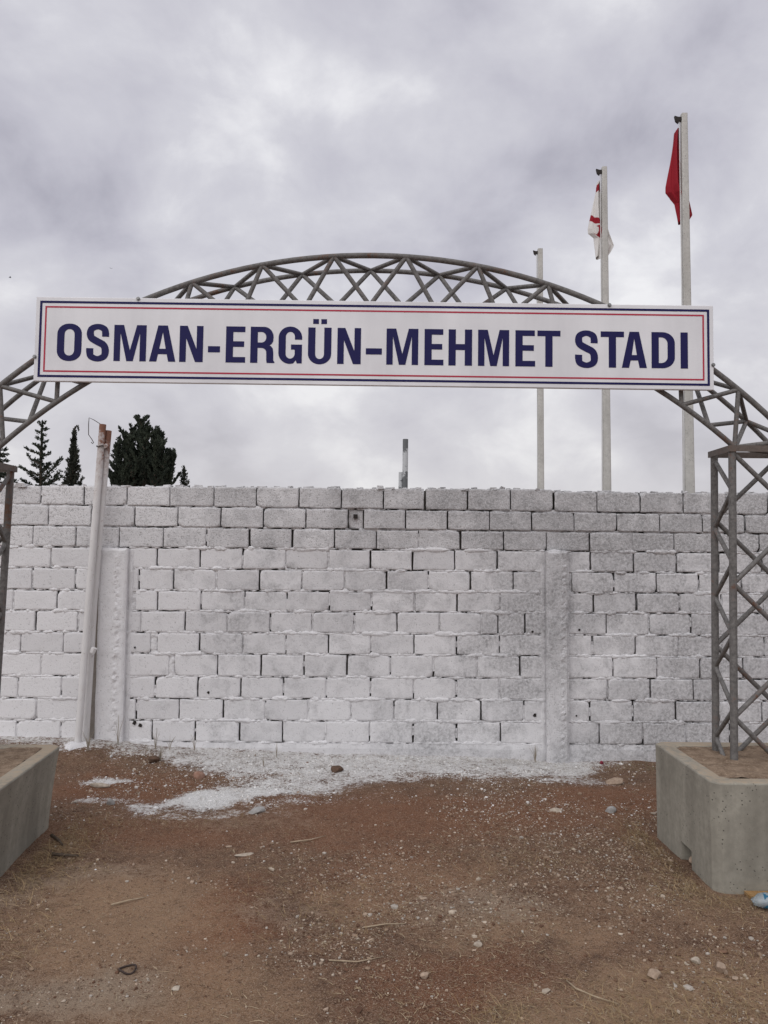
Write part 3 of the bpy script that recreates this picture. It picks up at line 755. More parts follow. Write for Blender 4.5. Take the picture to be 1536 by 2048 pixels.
# towers
def tower(xi, xo, lean, zb, zt, phase):
    """xi inner side, xo outer side (x at the top); legs, ring, single lacing on each face"""
    def P(x, y, z): return Vector((x + lean * (z - zt), y, z))
    corners = [(xi, YF), (xi, YR), (xo, YF), (xo, YR)]
    for (x, y) in corners:
        smooth_by_angle(MB().tube([P(x, y, zb - 0.06), P(x, y, zt)], 0.0235, 12).build('leg', M['steel'], gate))
    # flat-bar ring
    w = 0.03; xa, xb = min(xi, xo) - 0.03, max(xi, xo) + 0.03; ya, yb = YF - 0.03, YR + 0.03
    for (a0, a1, b0, b1) in ((xa, xb, ya, ya + 0.008), (xa, xb, yb - 0.008, yb), (xa, xa + 0.008, ya + 0.009, yb - 0.009), (xb - 0.008, xb, ya + 0.009, yb - 0.009)):
        MB().box(a0, a1, b0, b1, zt - 0.028, zt + 0.012).build('ring_bar', M['steel_dark'], gate)
    H = zt - zb
    # front and rear faces: long zigzag in opposite phase
    per = 0.415
    for (y, first) in ((YF, 0), (YR, 1)):
        z = zt - 0.03; side = first; 
        while z > zb + 0.02:
            z2 = max(z - per, zb)
            fr = (z - z2) / per
            xs0 = (xi, xo)[side]; xs1 = (xi, xo)[1 - side]
            p = P(xs0, y, z); q = P(xs0 + (xs1 - xs0) * fr, y, z2)
            strut(p, q, 0.0155, 'lacing'); z = z2; side = 1 - side
    # side faces: short zigzag
    for x in (xi, xo):
        z = zt - 0.045; side = 1; ph = 0.228
        while z > zb + 0.02:
            z2 = max(z - ph, zb + 0.0); fr = (z - z2) / ph
            y0_, y1_ = (YF, YR)[side], (YF, YR)[1 - side]
            strut(P(x, y0_, z), P(x, y0_ + (y1_ - y0_) * fr, z2), 0.0145, 'lacing'); z = z2; side = 1 - side
tower(2.212, 2.64, 0.010, 0.575, 2.55, 0)
tower(-2.49, -2.925, 0.028, 0.50, 2.41, 1)

# ------------------------------------------------------------------ name board
SW, SH = 4.288, 0.541
board = thing('name_board', (-2.2115, 4.79, 2.924), 'long white stadium name board with navy lettering and red and navy border', 'sign')
board.rotation_euler = (0, R(0.25), 0)
def bpart(name, verts, faces, mat, parent=None):
    me = bpy.data.meshes.new(name); me.from_pydata([tuple(v) for v in verts], [], faces); me.materials.append(mat); me.update()
    o = bpy.data.objects.new(name, me); C.objects.link(o); o.parent = parent or board
    return o
v, f = box_vf(0, SW, 0, 0.028, 0, SH)
bevelled(bpart('panel', v, f, M['board_white']), 0.004)
def frame_part(name, ins, wd, y, mat):
    x0, x1, z0, z1 = ins, SW - ins, ins, SH - ins
    o_ = [(x0, z0), (x1, z0), (x1, z1), (x0, z1)]; i_ = [(x0 + wd, z0 + wd), (x1 - wd, z0 + wd), (x1 - wd, z1 - wd), (x0 + wd, z1 - wd)]
    V = [(a, y, b) for a, b in o_ + i_] + [(a, 0.0005, b) for a, b in o_ + i_]
    F = []
    for k in range(4):
        k2 = (k + 1) % 4
        F += [(k, k2, 4 + k2, 4 + k), (8 + k, k, 12 - 4 + k2 - (0 if True else 0), 8 + k)] if False else [(k, k2, 4 + k2, 4 + k), (8 + k, 8 + k2, k2, k), (4 + k, 4 + k2, 12 + k2, 12 + k)]
    return bpart(name, V, F, mat)
frame_part('navy_border', 0.026, 0.0145, -0.0012, M['navy'])
frame_part('red_border', 0.060, 0.0100, -0.0012, M['red'])
# lettering: outlines in cap-height units, baseline 0
def rrect(x0, x1, z0, z1, rx, rz, n=10):
    pts = []
    for (cx, cz, a0) in ((x1 - rx, z0 + rz, -PI / 2), (x1 - rx, z1 - rz, 0), (x0 + rx, z1 - rz, PI / 2), (x0 + rx, z0 + rz, PI)):
        for k in range(n + 1):
            a = a0 + PI / 2 * k / n
            pts.append((cx + rx * math.copysign(abs(math.cos(a)) ** 0.92, math.cos(a)), cz + rz * math.copysign(abs(math.sin(a)) ** 0.92, math.sin(a))))
    return pts
def half_d(x0, x1, z0, z1, rx, rz, n=10):
    pts = [(x0, z0)]
    for (cz, a0) in ((z0 + rz, -PI / 2), (z1 - rz, 0)):
        for k in range(n + 1):
            a = a0 + PI / 2 * k / n; pts.append((x1 - rx + rx * math.cos(a), cz + rz * math.sin(a)))
    return pts + [(x0, z1)]
def stroke(path, wid):
    P_ = [Vector(p) for p in path]; L_ = []; R_ = []
    for i, p in enumerate(P_):
        t = (P_[min(i + 1, len(P_) - 1)] - P_[max(i - 1, 0)]).normalized(); nrm = Vector((-t.y, t.x))
        w = wid[i] / 2; L_.append(tuple(p + nrm * w)); R_.append(tuple(p - nrm * w))
    return L_ + R_[::-1]
def catmull(pts, n=8):
    out = []
    P_ = [Vector(p) for p in pts]; P_ = [P_[0] * 2 - P_[1]] + P_ + [P_[-1] * 2 - P_[-2]]
    for i in range(1, len(P_) - 2):
        for k in range(n):
            t = k / n; a, b, c, d = P_[i - 1], P_[i], P_[i + 1], P_[i + 2]
            out.append(0.5 * ((2 * b) + (c - a) * t + (2 * a - 5 * b + 4 * c - d) * t * t + (3 * b - a - 3 * c + d) * t ** 3))
    out.append(P_[-2]); return [tuple(q) for q in out]
ST = 0.198; HB = 0.155
def glyph(ch, w):
    """list of (outer, [holes])"""
    if ch == 'O': return [(rrect(0, w, -0.018, 1.018, w / 2, 0.30), [rrect(ST, w - ST, 0.135, 0.865, (w - 2 * ST) / 2, 0.16)])]
    if ch == 'I': return [([(0, 0), (w, 0), (w, 1), (0, 1)], [])]
    if ch == '-': return [([(0, 0.275), (w, 0.275), (w, 0.445), (0, 0.445)], [])]
    if ch == 'E': return [([(0, 0), (w, 0), (w, HB), (ST, HB), (ST, 0.435), (w - 0.035, 0.435), (w - 0.035, 0.435 + HB), (ST, 0.435 + HB), (ST, 1 - HB), (w - 0.01, 1 - HB), (w - 0.01, 1), (0, 1)], [])]
    if ch == 'H': return [([(0, 0), (ST, 0), (ST, 0.43), (w - ST, 0.43), (w - ST, 0), (w, 0), (w, 1), (w - ST, 1), (w - ST, 0.595), (ST, 0.595), (ST, 1), (0, 1)], [])]
    if ch == 'T': c = w / 2; return [([(c - ST / 2, 0), (c + ST / 2, 0), (c + ST / 2, 1 - HB), (w, 1 - HB), (w, 1), (0, 1), (0, 1 - HB), (c - ST / 2, 1 - HB)], [])]
    if ch == 'N': return [([(0, 0), (0.178, 0), (0.178, 0.66), (w - 0.21, 0), (w, 0), (w, 1), (w - 0.178, 1), (w - 0.178, 0.36), (0.21, 1), (0, 1)], [])]
    if ch == 'M': c = w / 2; return [([(0, 0), (0.175, 0), (0.175, 0.78), (c - 0.088, 0), (c + 0.088, 0), (w - 0.175, 0.78), (w - 0.175, 0), (w, 0), (w, 1), (w - 0.262, 1), (c, 0.30), (0.262, 1), (0, 1)], [])]
    if ch == 'A': c = w / 2; return [([(0, 0), (0.198, 0), (0.24, 0.205), (w - 0.24, 0.205), (w - 0.198, 0), (w, 0), (c + 0.13, 1), (c - 0.13, 1)], [[(0.272, 0.355), (w - 0.272, 0.355), (c, 0.815)]])]
    if ch == 'D': return [(half_d(0, w, 0, 1, 0.34, 0.30), [half_d(ST, w - ST, 0.145, 0.855, 0.18, 0.17)])]
    if ch == 'U': return [([(0, 1)] + [(0, 0.27)] + [(w / 2 - w / 2 * math.cos(PI * k / 16), 0.27 - 0.288 * math.sin(PI * k / 16)) for k in range(1, 16)] + [(w, 0.27), (w, 1), (w - ST, 1), (w - ST, 0.27)]
                           + [(w / 2 + (w / 2 - ST) * math.cos(PI * k / 12), 0.265 - 0.135 * math.sin(PI * k / 12)) for k in range(1, 12)] + [(ST, 0.27), (ST, 1)], []),
                          ([(0.13, 1.10), (0.285, 1.10), (0.285, 1.235), (0.13, 1.235)], []), ([(w - 0.285, 1.10), (w - 0.13, 1.10), (w - 0.13, 1.235), (w - 0.285, 1.235)], [])]
    if ch == 'R':
        out = [(0, 0), (ST, 0), (ST, 0.415), (0.30, 0.415)] + [(0.30 + 0.135 * math.sin(PI / 2 * k / 5), 0.29 + 0.125 * math.cos(PI / 2 * k / 5)) for k in range(1, 6)]
        out += [(0.438, 0.09), (0.452, 0.0), (w, 0), (w, 0.03), (w - 0.032, 0.075), (w - 0.036, 0.30), (w - 0.05, 0.40), (w - 0.10, 0.465), (w - 0.145, 0.487), (w - 0.085, 0.525), (w - 0.045, 0.60), (w - 0.035, 0.70)]
        out += [(w - 0.035 - 0.26 * (1 - math.cos(PI / 2 * k / 8)), 0.72 + 0.28 * math.sin(PI / 2 * k / 8)) for k in range(0, 9)] + [(0, 1)]
        return [(out, [half_d(ST, w - 0.235, 0.565, 0.855, 0.125, 0.14)])]
    if ch == 'S':
        c = w / 2
        pts = [(w - 0.105, 0.668), (w - 0.105, 0.76), (w - 0.145, 0.88), (c, 0.945), (0.14, 0.885), (0.10, 0.755), (0.14, 0.63), (c - 0.02, 0.535), (w - 0.15, 0.43), (w - 0.10, 0.27), (w - 0.14, 0.12), (c, 0.055), (0.135, 0.12), (0.10, 0.25), (0.10, 0.345)]
        wd = [0.19, 0.19, 0.175, 0.15, 0.175, 0.195, 0.19, 0.195, 0.19, 0.20, 0.18, 0.15, 0.175, 0.195, 0.195]
        cp = catmull(pts, 6); ws = np.interp(np.linspace(0, len(pts) - 1, len(cp)), range(len(pts)), wd)
        return [(stroke(cp, ws), [])]
    if ch == 'G':
        o_ = []
        for k in range(0, 11): a = PI / 2 * k / 10; o_.append((w / 2 + (w / 2) * math.cos(a), 0.71 + 0.308 * math.sin(a)))
        for k in range(1, 11): a = PI / 2 + PI / 2 * k / 10; o_.append((w / 2 + (w / 2) * math.cos(a), 0.71 + 0.308 * math.sin(a)))
        for k in range(0, 11): a = PI + PI / 2 * k / 10; o_.append((w / 2 + (w / 2) * math.cos(a), 0.29 + 0.308 * math.sin(a)))
        o_ += [(w * 0.64, 0.0), (w - 0.165, 0.085), (w - 0.135, 0.0), (w, 0.0), (w, 0.52), (w / 2 + 0.02, 0.52), (w / 2 + 0.02, 0.38), (w - ST, 0.38), (w - ST, 0.27)]
        iw = w / 2 - ST
        for k in range(1, 8): a = -PI / 2 * k / 8; o_.append((w / 2 + iw * math.cos(a), 0.27 + 0.14 * math.sin(a)))
        for k in range(8, 17): a = -PI / 2 * k / 8; o_.append((w / 2 + iw * math.cos(a), 0.27 + 0.14 * math.sin(a)))
        for k in range(0, 17): a = PI - PI / 2 * k / 8; o_.append((w / 2 + iw * math.cos(a), 0.73 + 0.14 * math.sin(a)))
        o_ += [(w - ST, 0.655), (w, 0.655)]
        return [(o_, [])]
def letter(ch, u0, u1, vb):
    cap = 0.2312; w = (u1 - u0) / cap
    V = []; F = []
    for outer, holes in glyph(ch, w):
        loops = [outer] + holes
        flat = [q for l in loops for q in l]
        tri = tessellate_polygon([[Vector((a, b, 0)) for a, b in l] for l in loops])
        n0 = len(V)
        V += [(u0 + a * cap, -0.0016, vb + b * cap) for a, b in flat]
        nn = len(flat)
        V += [(u0 + a * cap, 0.0004, vb + b * cap) for a, b in flat]
        F += [tuple(n0 + i for i in t) for t in tri]
        k0 = 0
        for l in loops:
            for k in range(len(l)):
                a = n0 + k0 + k; b = n0 + k0 + (k + 1) % len(l); F.append((a, b, b + nn, a + nn))
            k0 += len(l)
    o = bpart('letter', V, F, M['navy'])
    bm = bmesh.new(); bm.from_mesh(o.data); bmesh.ops.recalc_face_normals(bm, faces=bm.faces); bm.to_mesh(o.data); bm.free()
    return o
TXT = [('O', 114.5, 163.5), ('S', 173, 218.5), ('M', 228, 292.5), ('A', 299, 351.5), ('N', 359, 406), ('-', 416, 440), ('E', 451.5, 490.5), ('R', 500.5, 549), ('G', 556.5, 603.5), ('U', 615.5, 662), ('N', 674, 721), ('-', 731, 763),
       ('M', 772, 835.5), ('E', 848, 886), ('H', 896, 943), ('M', 955, 1017), ('E', 1029.5, 1069), ('T', 1073.5, 1119.5), ('S', 1148.5, 1194.5), ('T', 1200, 1246.5), ('A', 1242, 1292), ('D', 1301.5, 1348), ('I', 1359.5, 1374)]
KU = SW / 1356.0
for ch, a, b in TXT: letter(ch, (a - 69.7) * KU, (b - 69.7) * KU, 0.1345)
for (u, vv) in ((0.645, SH - 0.006), (3.63, SH - 0.006), (0.004, 0.155), (SW - 0.004, 0.16)):
    mb = MB(); mb.tube([(u, -0.012, vv), (u, 0.002, vv)], 0.0085, 6); mb.tube([(u, -0.004, vv), (u, 0.002, vv)], 0.013, 10)
    bpart('bolt', mb.v, mb.f, M['alu'])
for u in (0.9, 2.0, 3.2):
    v, f = box_vf(u - 0.02, u + 0.02, 0.029, 0.05, 0.2, 0.5); bpart('bracket', v, f, M['steel_dark'])

# ------------------------------------------------------------------ flagpoles and flags behind the wall
def flagpole(x, y, ztop, wb, wt, label, lean=0.0):
    t = thing('flagpole', (x, y, 0), label, 'flagpole', 'flagpoles behind the wall')
    segs = 8; V = []; F = []
    for i in range(segs + 1):
        k = i / segs; z = ztop * k; w = (wb + (wt - wb) * k) / 2; c = w * 0.22
        cx = x + lean * (k - 1)
        for (a, b) in ((-w + c, -w), (w - c, -w), (w, -w + c), (w, w - c), (w - c, w), (-w + c, w), (-w, w - c), (-w, -w + c)): V.append((cx + a, y + b, z))
    for i in range(segs):
        for k in range(8): F.append((i * 8 + k, i * 8 + (k + 1) % 8, (i + 1) * 8 + (k + 1) % 8, (i + 1) * 8 + k))
    F.append(tuple(segs * 8 + k for k in range(8)))
    mesh_obj('shaft', V, F, M['pole_concrete'], t)
    hx = x - wt / 2 - 0.02
    mb = MB(); mb.box(hx - 0.045, hx + 0.03, y - 0.02, y + 0.02, ztop - 0.10, ztop - 0.045)
    mb.add([(hx - 0.07, y - 0.018, ztop - 0.03), (hx - 0.02, y - 0.018, ztop - 0.045), (hx - 0.02, y - 0.018, ztop - 0.13), (hx - 0.055, y - 0.018, ztop - 0.10),
            (hx - 0.07, y + 0.018, ztop - 0.03), (hx - 0.02, y + 0.018, ztop - 0.045), (hx - 0.02, y + 0.018, ztop - 0.13), (hx - 0.055, y + 0.018, ztop - 0.10)],
           [(0, 3, 2, 1), (4, 5, 6, 7), (0, 1, 5, 4), (1, 2, 6, 5), (2, 3, 7, 6), (3, 0, 4, 7)])
    mb.build('pulley', M['dark'], t)
    MB().tube([(hx - 0.005, y, ztop - 0.1), (x - wb * 0.36 - 0.02, y - wb * 0.35, ztop * 0.45), (x - wb / 2 - 0.03, y - wb * 0.3, 1.2)], 0.006, 5).build('halyard', M['rope'], t)
    return t
flagpole(3.985, 10.0, 7.79, 0.148, 0.076, 'tall pale pole flying the plain red flag, rightmost of the three')
flagpole(3.405, 11.7, 7.93, 0.146, 0.076, 'pale pole with the white and red flag, between the other two poles')
flagpole(3.075, 15.0, 7.96, 0.14, 0.095, 'bare pale flagpole without a flag, leftmost of the three')

def draped_flag(name, label, grp, x, y, z_top, drop, left, right, mats, idxf):
    """limp flag: hoist on the halyard, cloth sagging into folds; outline from left(k), right(k)"""
    nu, nv = 96, 120
    V = []
    for j in range(nv + 1):
        k = j / nv
        for i in range(nu + 1):
            u = i / nu
            l, r = left(k), right(k)
            # cloth runs out left, folds back behind the pole and comes out to the right
            tri = abs(((u * 1.5) % 1.0) * 2 - 1) if u > 0 else 1
            ph = u * 1.5
            seg = ph % 1.0
            s = 1 - seg if int(ph) % 2 == 0 else seg
            xx = l + (r - l) * (0.5 - 0.5 * math.cos(PI * (1 - s))) if False else l + (r - l) * s
            yy = 0.10 * u + 0.035 * math.sin(9 * u + 3.0 * k) + 0.02 * math.sin(23 * u + 7 * k)
            V.append((x + xx, y + yy, z_top - drop * (k * (1 - 0.10 * u * (1 - k))) - 0.05 * u * k * math.sin(5 * u)))
    F = []; mi = []
    for j in range(nv):
        for i in range(nu):
            a = j * (nu + 1) + i; F.append((a, a + 1, a + nu + 2, a + nu + 1)); mi.append(idxf((i + .5) / nu, (j + .5) / nv))
    o = mesh_obj(name, V, F, mats, None, True)
    o.data.polygons.foreach_set('material_index', mi)
    sm = o.modifiers.new('thickness', 'SOLIDIFY'); sm.thickness = 0.003
    tag(o, label, 'flag', grp)
    return o
draped_flag('flag', 'limp plain red flag hanging from the tallest-looking pole at the right', 'flags on the poles', 3.985, 10.03, 7.62, 1.28,
            lambda k: float(np.interp(k, [0, 0.04, 0.62, 0.68, 0.80, 1.0], [-0.07, -0.08, -0.205, -0.205, -0.085, -0.05])),
            lambda k: float(np.interp(k, [0, 0.6, 0.70, 0.93, 1.0], [-0.06, -0.0, 0.05, 0.115, 0.06])),
            [M['flag_red']], lambda u, k: 0)
def trnc(u, k):
    if 0.04 < k < 0.14 and u < 0.9: return 1
    if 0.50 < k + 0.16 * (u - 0.33) < 0.575: return 1
    d = math.hypot((u - 0.36) * 0.75, (k - 0.665) * 1.5); d2 = math.hypot((u - 0.44) * 0.75, (k - 0.64) * 1.5)
    if d < 0.115 and d2 > 0.075: return 1
    if math.hypot((u - 0.82), (k - 0.72) * 1.3) < 0.05: return 1
    return 0
draped_flag('flag', 'limp white flag with red stripes and red crescent on the middle pole', 'flags on the poles', 3.405, 11.73, 7.74, 1.22,
            lambda k: float(np.interp(k, [0, 0.1, 0.62, 0.68, 0.74, 1.0], [-0.08, -0.10, -0.225, -0.22, -0.13, -0.11])),
            lambda k: float(np.interp(k, [0, 0.5, 0.7, 0.85, 0.92, 1.0], [-0.06, 0.02, 0.09, 0.155, 0.115, 0.05])),
            [M['flag_white'], M['flag_red']], trnc)

# ------------------------------------------------------------------ pipes and posts
def steel_pipe(label, pts, r, cat='pipe', mat='pipe', group=None, name='steel_pipe', wall_t=0.006):
    t = thing(name, pts[0], label, cat, group)
    o = MB().tube(pts, r, 18, caps=False)
    d = (Vector(pts[-1]) - Vector(pts[-2])).normalized()
    top = Vector(pts[-1])
    o.tube([top, top - d * 0.12], r - wall_t, 18, caps=False)     # open end: inner wall
    n = len(o.v); k1 = (len(pts) - 1) * 18; k2 = len(pts) * 18
    for k in range(18): o.f.append((k1 + k, k1 + (k + 1) % 18, k2 + (18 - (k + 1)) % 18 if False else k2 + (k + 1) % 18, k2 + k))
    smooth_by_angle(o.build('tube', M[mat], t))
    return t
zg = lambda x, y: float(ground_z(np.array([x]), np.array([y]))[0])
p1 = steel_pipe('front whitewashed pipe leaning by the wall, taller one with wire round its rusty top', [(-2.765, 7.10, -0.05), (-2.70, 7.13, 1.6), (-2.640, 7.165, 3.05)], 0.031)
MB().tube([(-2.665, 7.135, 0.93), (-2.645, 7.135, 0.975)], 0.026, 10).build('weld_lug', M['pipe'], p1)
# foot of whitewashed mortar round the pipe
bx = MB(); bx.tube([(-2.77, 7.09, -0.02), (-2.765, 7.095, 0.085), (-2.765, 7.10, 0.115), (-2.765, 7.10, 0.13)], [0.17, 0.13, 0.075, 0.04], 13)
bx.v = [(a + 0.05 * (float(vnoise(a * 31, b * 31 + c * 20, 5)) - 0.5), b + 0.05 * (float(vnoise(b * 31, a * 31 + c * 20, 6)) - 0.5), c + 0.05 * (float(vnoise(a * 23, b * 23, 8)) - 0.5)) for a, b, c in bx.v]
fo = bx.build('footing', M['wash_mortar'], p1)
p2 = steel_pipe('second whitewashed pipe behind the taller one, with bare rusty end', [(-2.738, 7.215, -0.05), (-2.688, 7.215, 1.5), (-2.605, 7.215, 3.0)], 0.031)
MB().tube([(-2.60, 7.19, 2.86), (-2.60, 7.13, 2.84)], 0.02, 8).build('weld_lug', M['pipe'], p2)
wr = thing('wire_hook', (-2.66, 7.165, 2.83), 'bent rusty wire hook tied round the taller leaning pipe', 'wire')
MB().tube([(-2.655, 7.15, 3.05), (-2.72, 7.15, 3.09), (-2.765, 7.15, 3.11), (-2.768, 7.15, 3.05), (-2.765, 7.15, 2.95), (-2.735, 7.15, 2.91), (-2.715, 7.15, 2.875), (-2.725, 7.15, 2.865), (-2.738, 7.15, 2.88)], 0.0035, 6).build('hook', M['wire'], wr)
MB().tube([(-2.645 + 0.041 * math.cos(a), 7.155 + 0.041 * math.sin(a), 2.84 + 0.006 * math.sin(2.3 * a)) for a in np.linspace(0, 4 * PI, 40)], 0.0035, 6).build('winding', M['wire'], wr)
steel_pipe('grey peeling steel post showing above the wall behind its middle', [(0.255, 9.5, 0.0), (0.262, 9.5, 1.5), (0.268, 9.5, 3.29)], 0.034, 'post', 'post', None, 'steel_post')
steel_pipe('short grey stub post beside the peeling post behind the wall', [(0.205, 9.52, 0.0), (0.208, 9.52, 1.5), (0.213, 9.52, 2.88)], 0.026, 'post', 'post', None, 'steel_post')

# ------------------------------------------------------------------ trees behind the wall
def kites(name, centers, dirs, sizes, mat, parent):
    n = len(centers)
    d = dirs / np.linalg.norm(dirs, axis=1, keepdims=True)
    r_ = rng.normal(size=(n, 3)); s = np.cross(d, r_); s /= np.linalg.norm(s, axis=1, keepdims=True)
    L = sizes[:, None]
    a = centers - d * L * 0.5; c = centers + d * L * 0.6; b = centers + s * L * 0.26; e = centers - s * L * 0.26
    nrm = np.cross(d, s) * L * 0.08
    V = np.stack([a, b + nrm, c, e + nrm], 1).reshape(-1, 3)
    f = np.arange(4 * n).reshape(n, 4)
    return mesh_obj(name, V, f, mat, parent)
def tree(name, label, x, y, ztop, branches, trunk_r, mat, grp='trees behind the wall'):
    """branches: list of (polyline, tuft radius at base, tuft radius at tip, density)"""
    t = thing(name, (x, y, 0), label, 'tree', grp)
    mb = MB(); mb.tube([(x, y, -0.1), (x + 0.05, y, ztop * 0.4), (x, y, ztop * 0.75), (x, y, ztop * 0.97)], [trunk_r, trunk_r * 0.75, trunk_r * 0.4, 0.02], 8)
    mb.build('trunk', M['bark'], t)
    cs, ds, ss = [], [], []; lb = MB()
    for (pl_, r0, r1, dens, sz) in branches:
        P_ = np.array(pl_, float); seg = np.diff(P_, axis=0); ln = np.linalg.norm(seg, axis=1); tot = ln.sum()
        n = max(3, int(tot * dens))
        k = rng.random(n) ** 0.85 * tot; cum = np.r_[0, np.cumsum(ln)]
        si = np.clip(np.searchsorted(cum, k, side='right') - 1, 0, len(ln) - 1); fr = (k - cum[si]) / ln[si]
        c = P_[si] + seg[si] * fr[:, None]; rad = r0 + (r1 - r0) * (k / tot)
        off = rng.normal(size=(n, 3)); off /= np.linalg.norm(off, axis=1, keepdims=True); off *= (rng.random(n) ** 0.5 * rad)[:, None]
        cs.append(c + off); ds.append(seg[si] / ln[si][:, None] * 0.9 + off / (rad[:, None] + 1e-6) * 0.8 + np.array([0, 0, 0.35]) + rng.normal(size=(n, 3)) * 0.25)
        ss.append(rng.uniform(0.6, 1.3, n) * sz)
        if len(pl_) > 1 and tot > 0.5: lb.tube([tuple(q) for q in pl_], [0.03 + 0.01 * tot] * (len(pl_) - 1) + [0.008], 5)
    if lb.v: lb.build('limbs', M['bark'], t)
    tag(kites('crown', np.concatenate(cs), np.concatenate(ds), np.concatenate(ss), mat, t), kind='stuff')
    return t
def conifer(x, y, z0, z1, prof, n, up_, dens, sz, tuft, seed, jitter=0.25):
    rs = np.random.default_rng(seed); out = []
    for i in range(n):
        k = (i + rs.random()) / n; z = z0 + (z1 - z0) * k
        L = prof(k) * rs.uniform(1 - jitter, 1 + jitter); a = i * 2.4 + rs.uniform(-.4, .4)
        dx, dy = math.cos(a), math.sin(a)
        pts = [(x, y, z), (x + dx * L * .5, y + dy * L * .5, z + L * up_ * .35), (x + dx * L, y + dy * L, z + L * up_)]
        out.append((pts, tuft * (0.6 + 0.5 * (1 - k)), tuft * 0.55, dens, sz))
    out.append(([(x, y, z0), (x, y, z1)], tuft * 0.9, 0.05, dens * 1.2, sz))
    return out
Y0 = 45.0
tree('conifer_tree', 'dark conifer half hidden by the left tower at the picture edge', -22.6, Y0, 8.5, conifer(-22.6, Y0, 3.5, 8.5, lambda k: 1.3 * (1 - k) + 0.25, 34, 0.2, 110, 0.15, 0.22, 1), 0.18, M['leaf'])
br = conifer(-20.15, Y0, 3.6, 9.55, lambda k: 1.15 * (1 - k) ** 0.8 + 0.18, 38, 0.42, 120, 0.14, 0.18, 2, 0.45)
br += [([(-20.1, Y0, 6.0), (-19.6, Y0, 6.6), (-18.95, Y0, 7.35)], 0.30, 0.13, 170, 0.14), ([(-20.1, Y0, 5.6), (-19.5, Y0, 6.0), (-19.0, Y0, 6.6)], 0.3, 0.15, 150, 0.14), ([(-20.2, Y0, 7.0), (-20.7, Y0, 7.25), (-20.95, Y0, 7.6)], 0.16, 0.09, 120, 0.13)]
tree('conifer_tree', 'sparse layered conifer with open branches, left of the narrow cypress', -20.15, Y0, 9.6, br, 0.17, M['leaf'])
tree('cypress_tree', 'narrow spire-shaped cypress with nodding tip beside the leaning pipes', -18.25, Y0, 9.2,
     conifer(-18.25, Y0, 3.0, 9.0, lambda k: float(np.interp(k, [0, .3, .6, .8, 1], [.5, .52, .36, .22, .06])), 120, 1.3, 150, 0.13, 0.17, 3, 0.3)
     + [([(-18.25, Y0, 8.8), (-18.2, Y0, 9.25), (-18.05, Y0, 9.3), (-18.0, Y0, 9.0)], 0.1, 0.05, 120, 0.11)], 0.16, M['leaf2'])
tree('conifer_tree', 'thin feathery conifer merging into the left side of the big dark tree', -15.75, Y0 + 0.6, 8.8,
     conifer(-15.75, Y0 + .6, 3.0, 8.75, lambda k: float(np.interp(k, [0, .4, .8, 1], [.75, .6, .3, .06])), 80, 0.8, 110, 0.13, 0.19, 4, 0.4), 0.15, M['leaf'])
rs = np.random.default_rng(12); br = []
lead = [(-15.1, 8.7), (-14.75, 9.05), (-14.35, 9.3), (-13.95, 9.5), (-13.6, 9.35), (-13.2, 9.15), (-14.6, 8.4), (-14.1, 8.9), (-13.5, 8.6), (-13.0, 8.0), (-12.45, 7.75), (-12.25, 7.45), (-15.35, 7.9), (-15.5, 7.2), (-12.6, 6.9), (-12.9, 7.2), (-15.2, 6.6), (-13.9, 8.2), (-14.8, 7.6), (-13.4, 7.6), (-15.6, 6.4), (-15.3, 7.3), (-12.7, 6.4), (-14.9, 8.2), (-13.2, 8.5), (-14.55, 9.15), (-13.75, 9.3), (-13.35, 9.0), (-12.85, 8.2), (-14.0, 8.6), (-14.9, 8.75), (-12.6, 7.5), (-13.0, 7.6)]
for i, (lx, lz) in enumerate(lead):
    yy = Y0 + rs.uniform(-1.2, 1.2); b0 = (-14.0 + (lx + 14.0) * 0.35, Y0, 3.0)
    mid_ = (-14.0 + (lx + 14.0) * 0.8, (yy + Y0) / 2, 3.0 + (lz - 3.0) * 0.55)
    br.append(([b0, mid_, (lx, yy, lz)], 0.55, 0.12, 170, 0.16))
    for k in range(9):
        f_ = rs.uniform(0.40, 0.99); px_ = mid_[0] + (lx - mid_[0]) * (f_ - .45) / .52; pz_ = mid_[2] + (lz - mid_[2]) * (f_ - .45) / .52
        a = rs.uniform(0, 2 * PI); L = rs.uniform(0.35, 1.0) * (1.4 - f_)
        br.append(([(px_, yy, pz_), (px_ + L * math.cos(a), yy + L * math.sin(a), pz_ + L * 1.25)], 0.15, 0.07, 130, 0.16))
tree('bushy_cypress_tree', 'broad dense dark tree with many upright tips, largest of the group', -14.0, Y0, 9.3, br, 0.25, M['leaf'])
tree('cypress_tree', 'smallest cypress, just clearing the wall right of the big dark tree', -12.0, Y0 + 1, 7.1,
     conifer(-12.0, Y0 + 1, 3.0, 7.05, lambda k: float(np.interp(k, [0, .5, .8, 1], [.42, .36, .2, .05])), 70, 1.2, 90, 0.12, 0.15, 5, 0.4), 0.1, M['leaf2'])

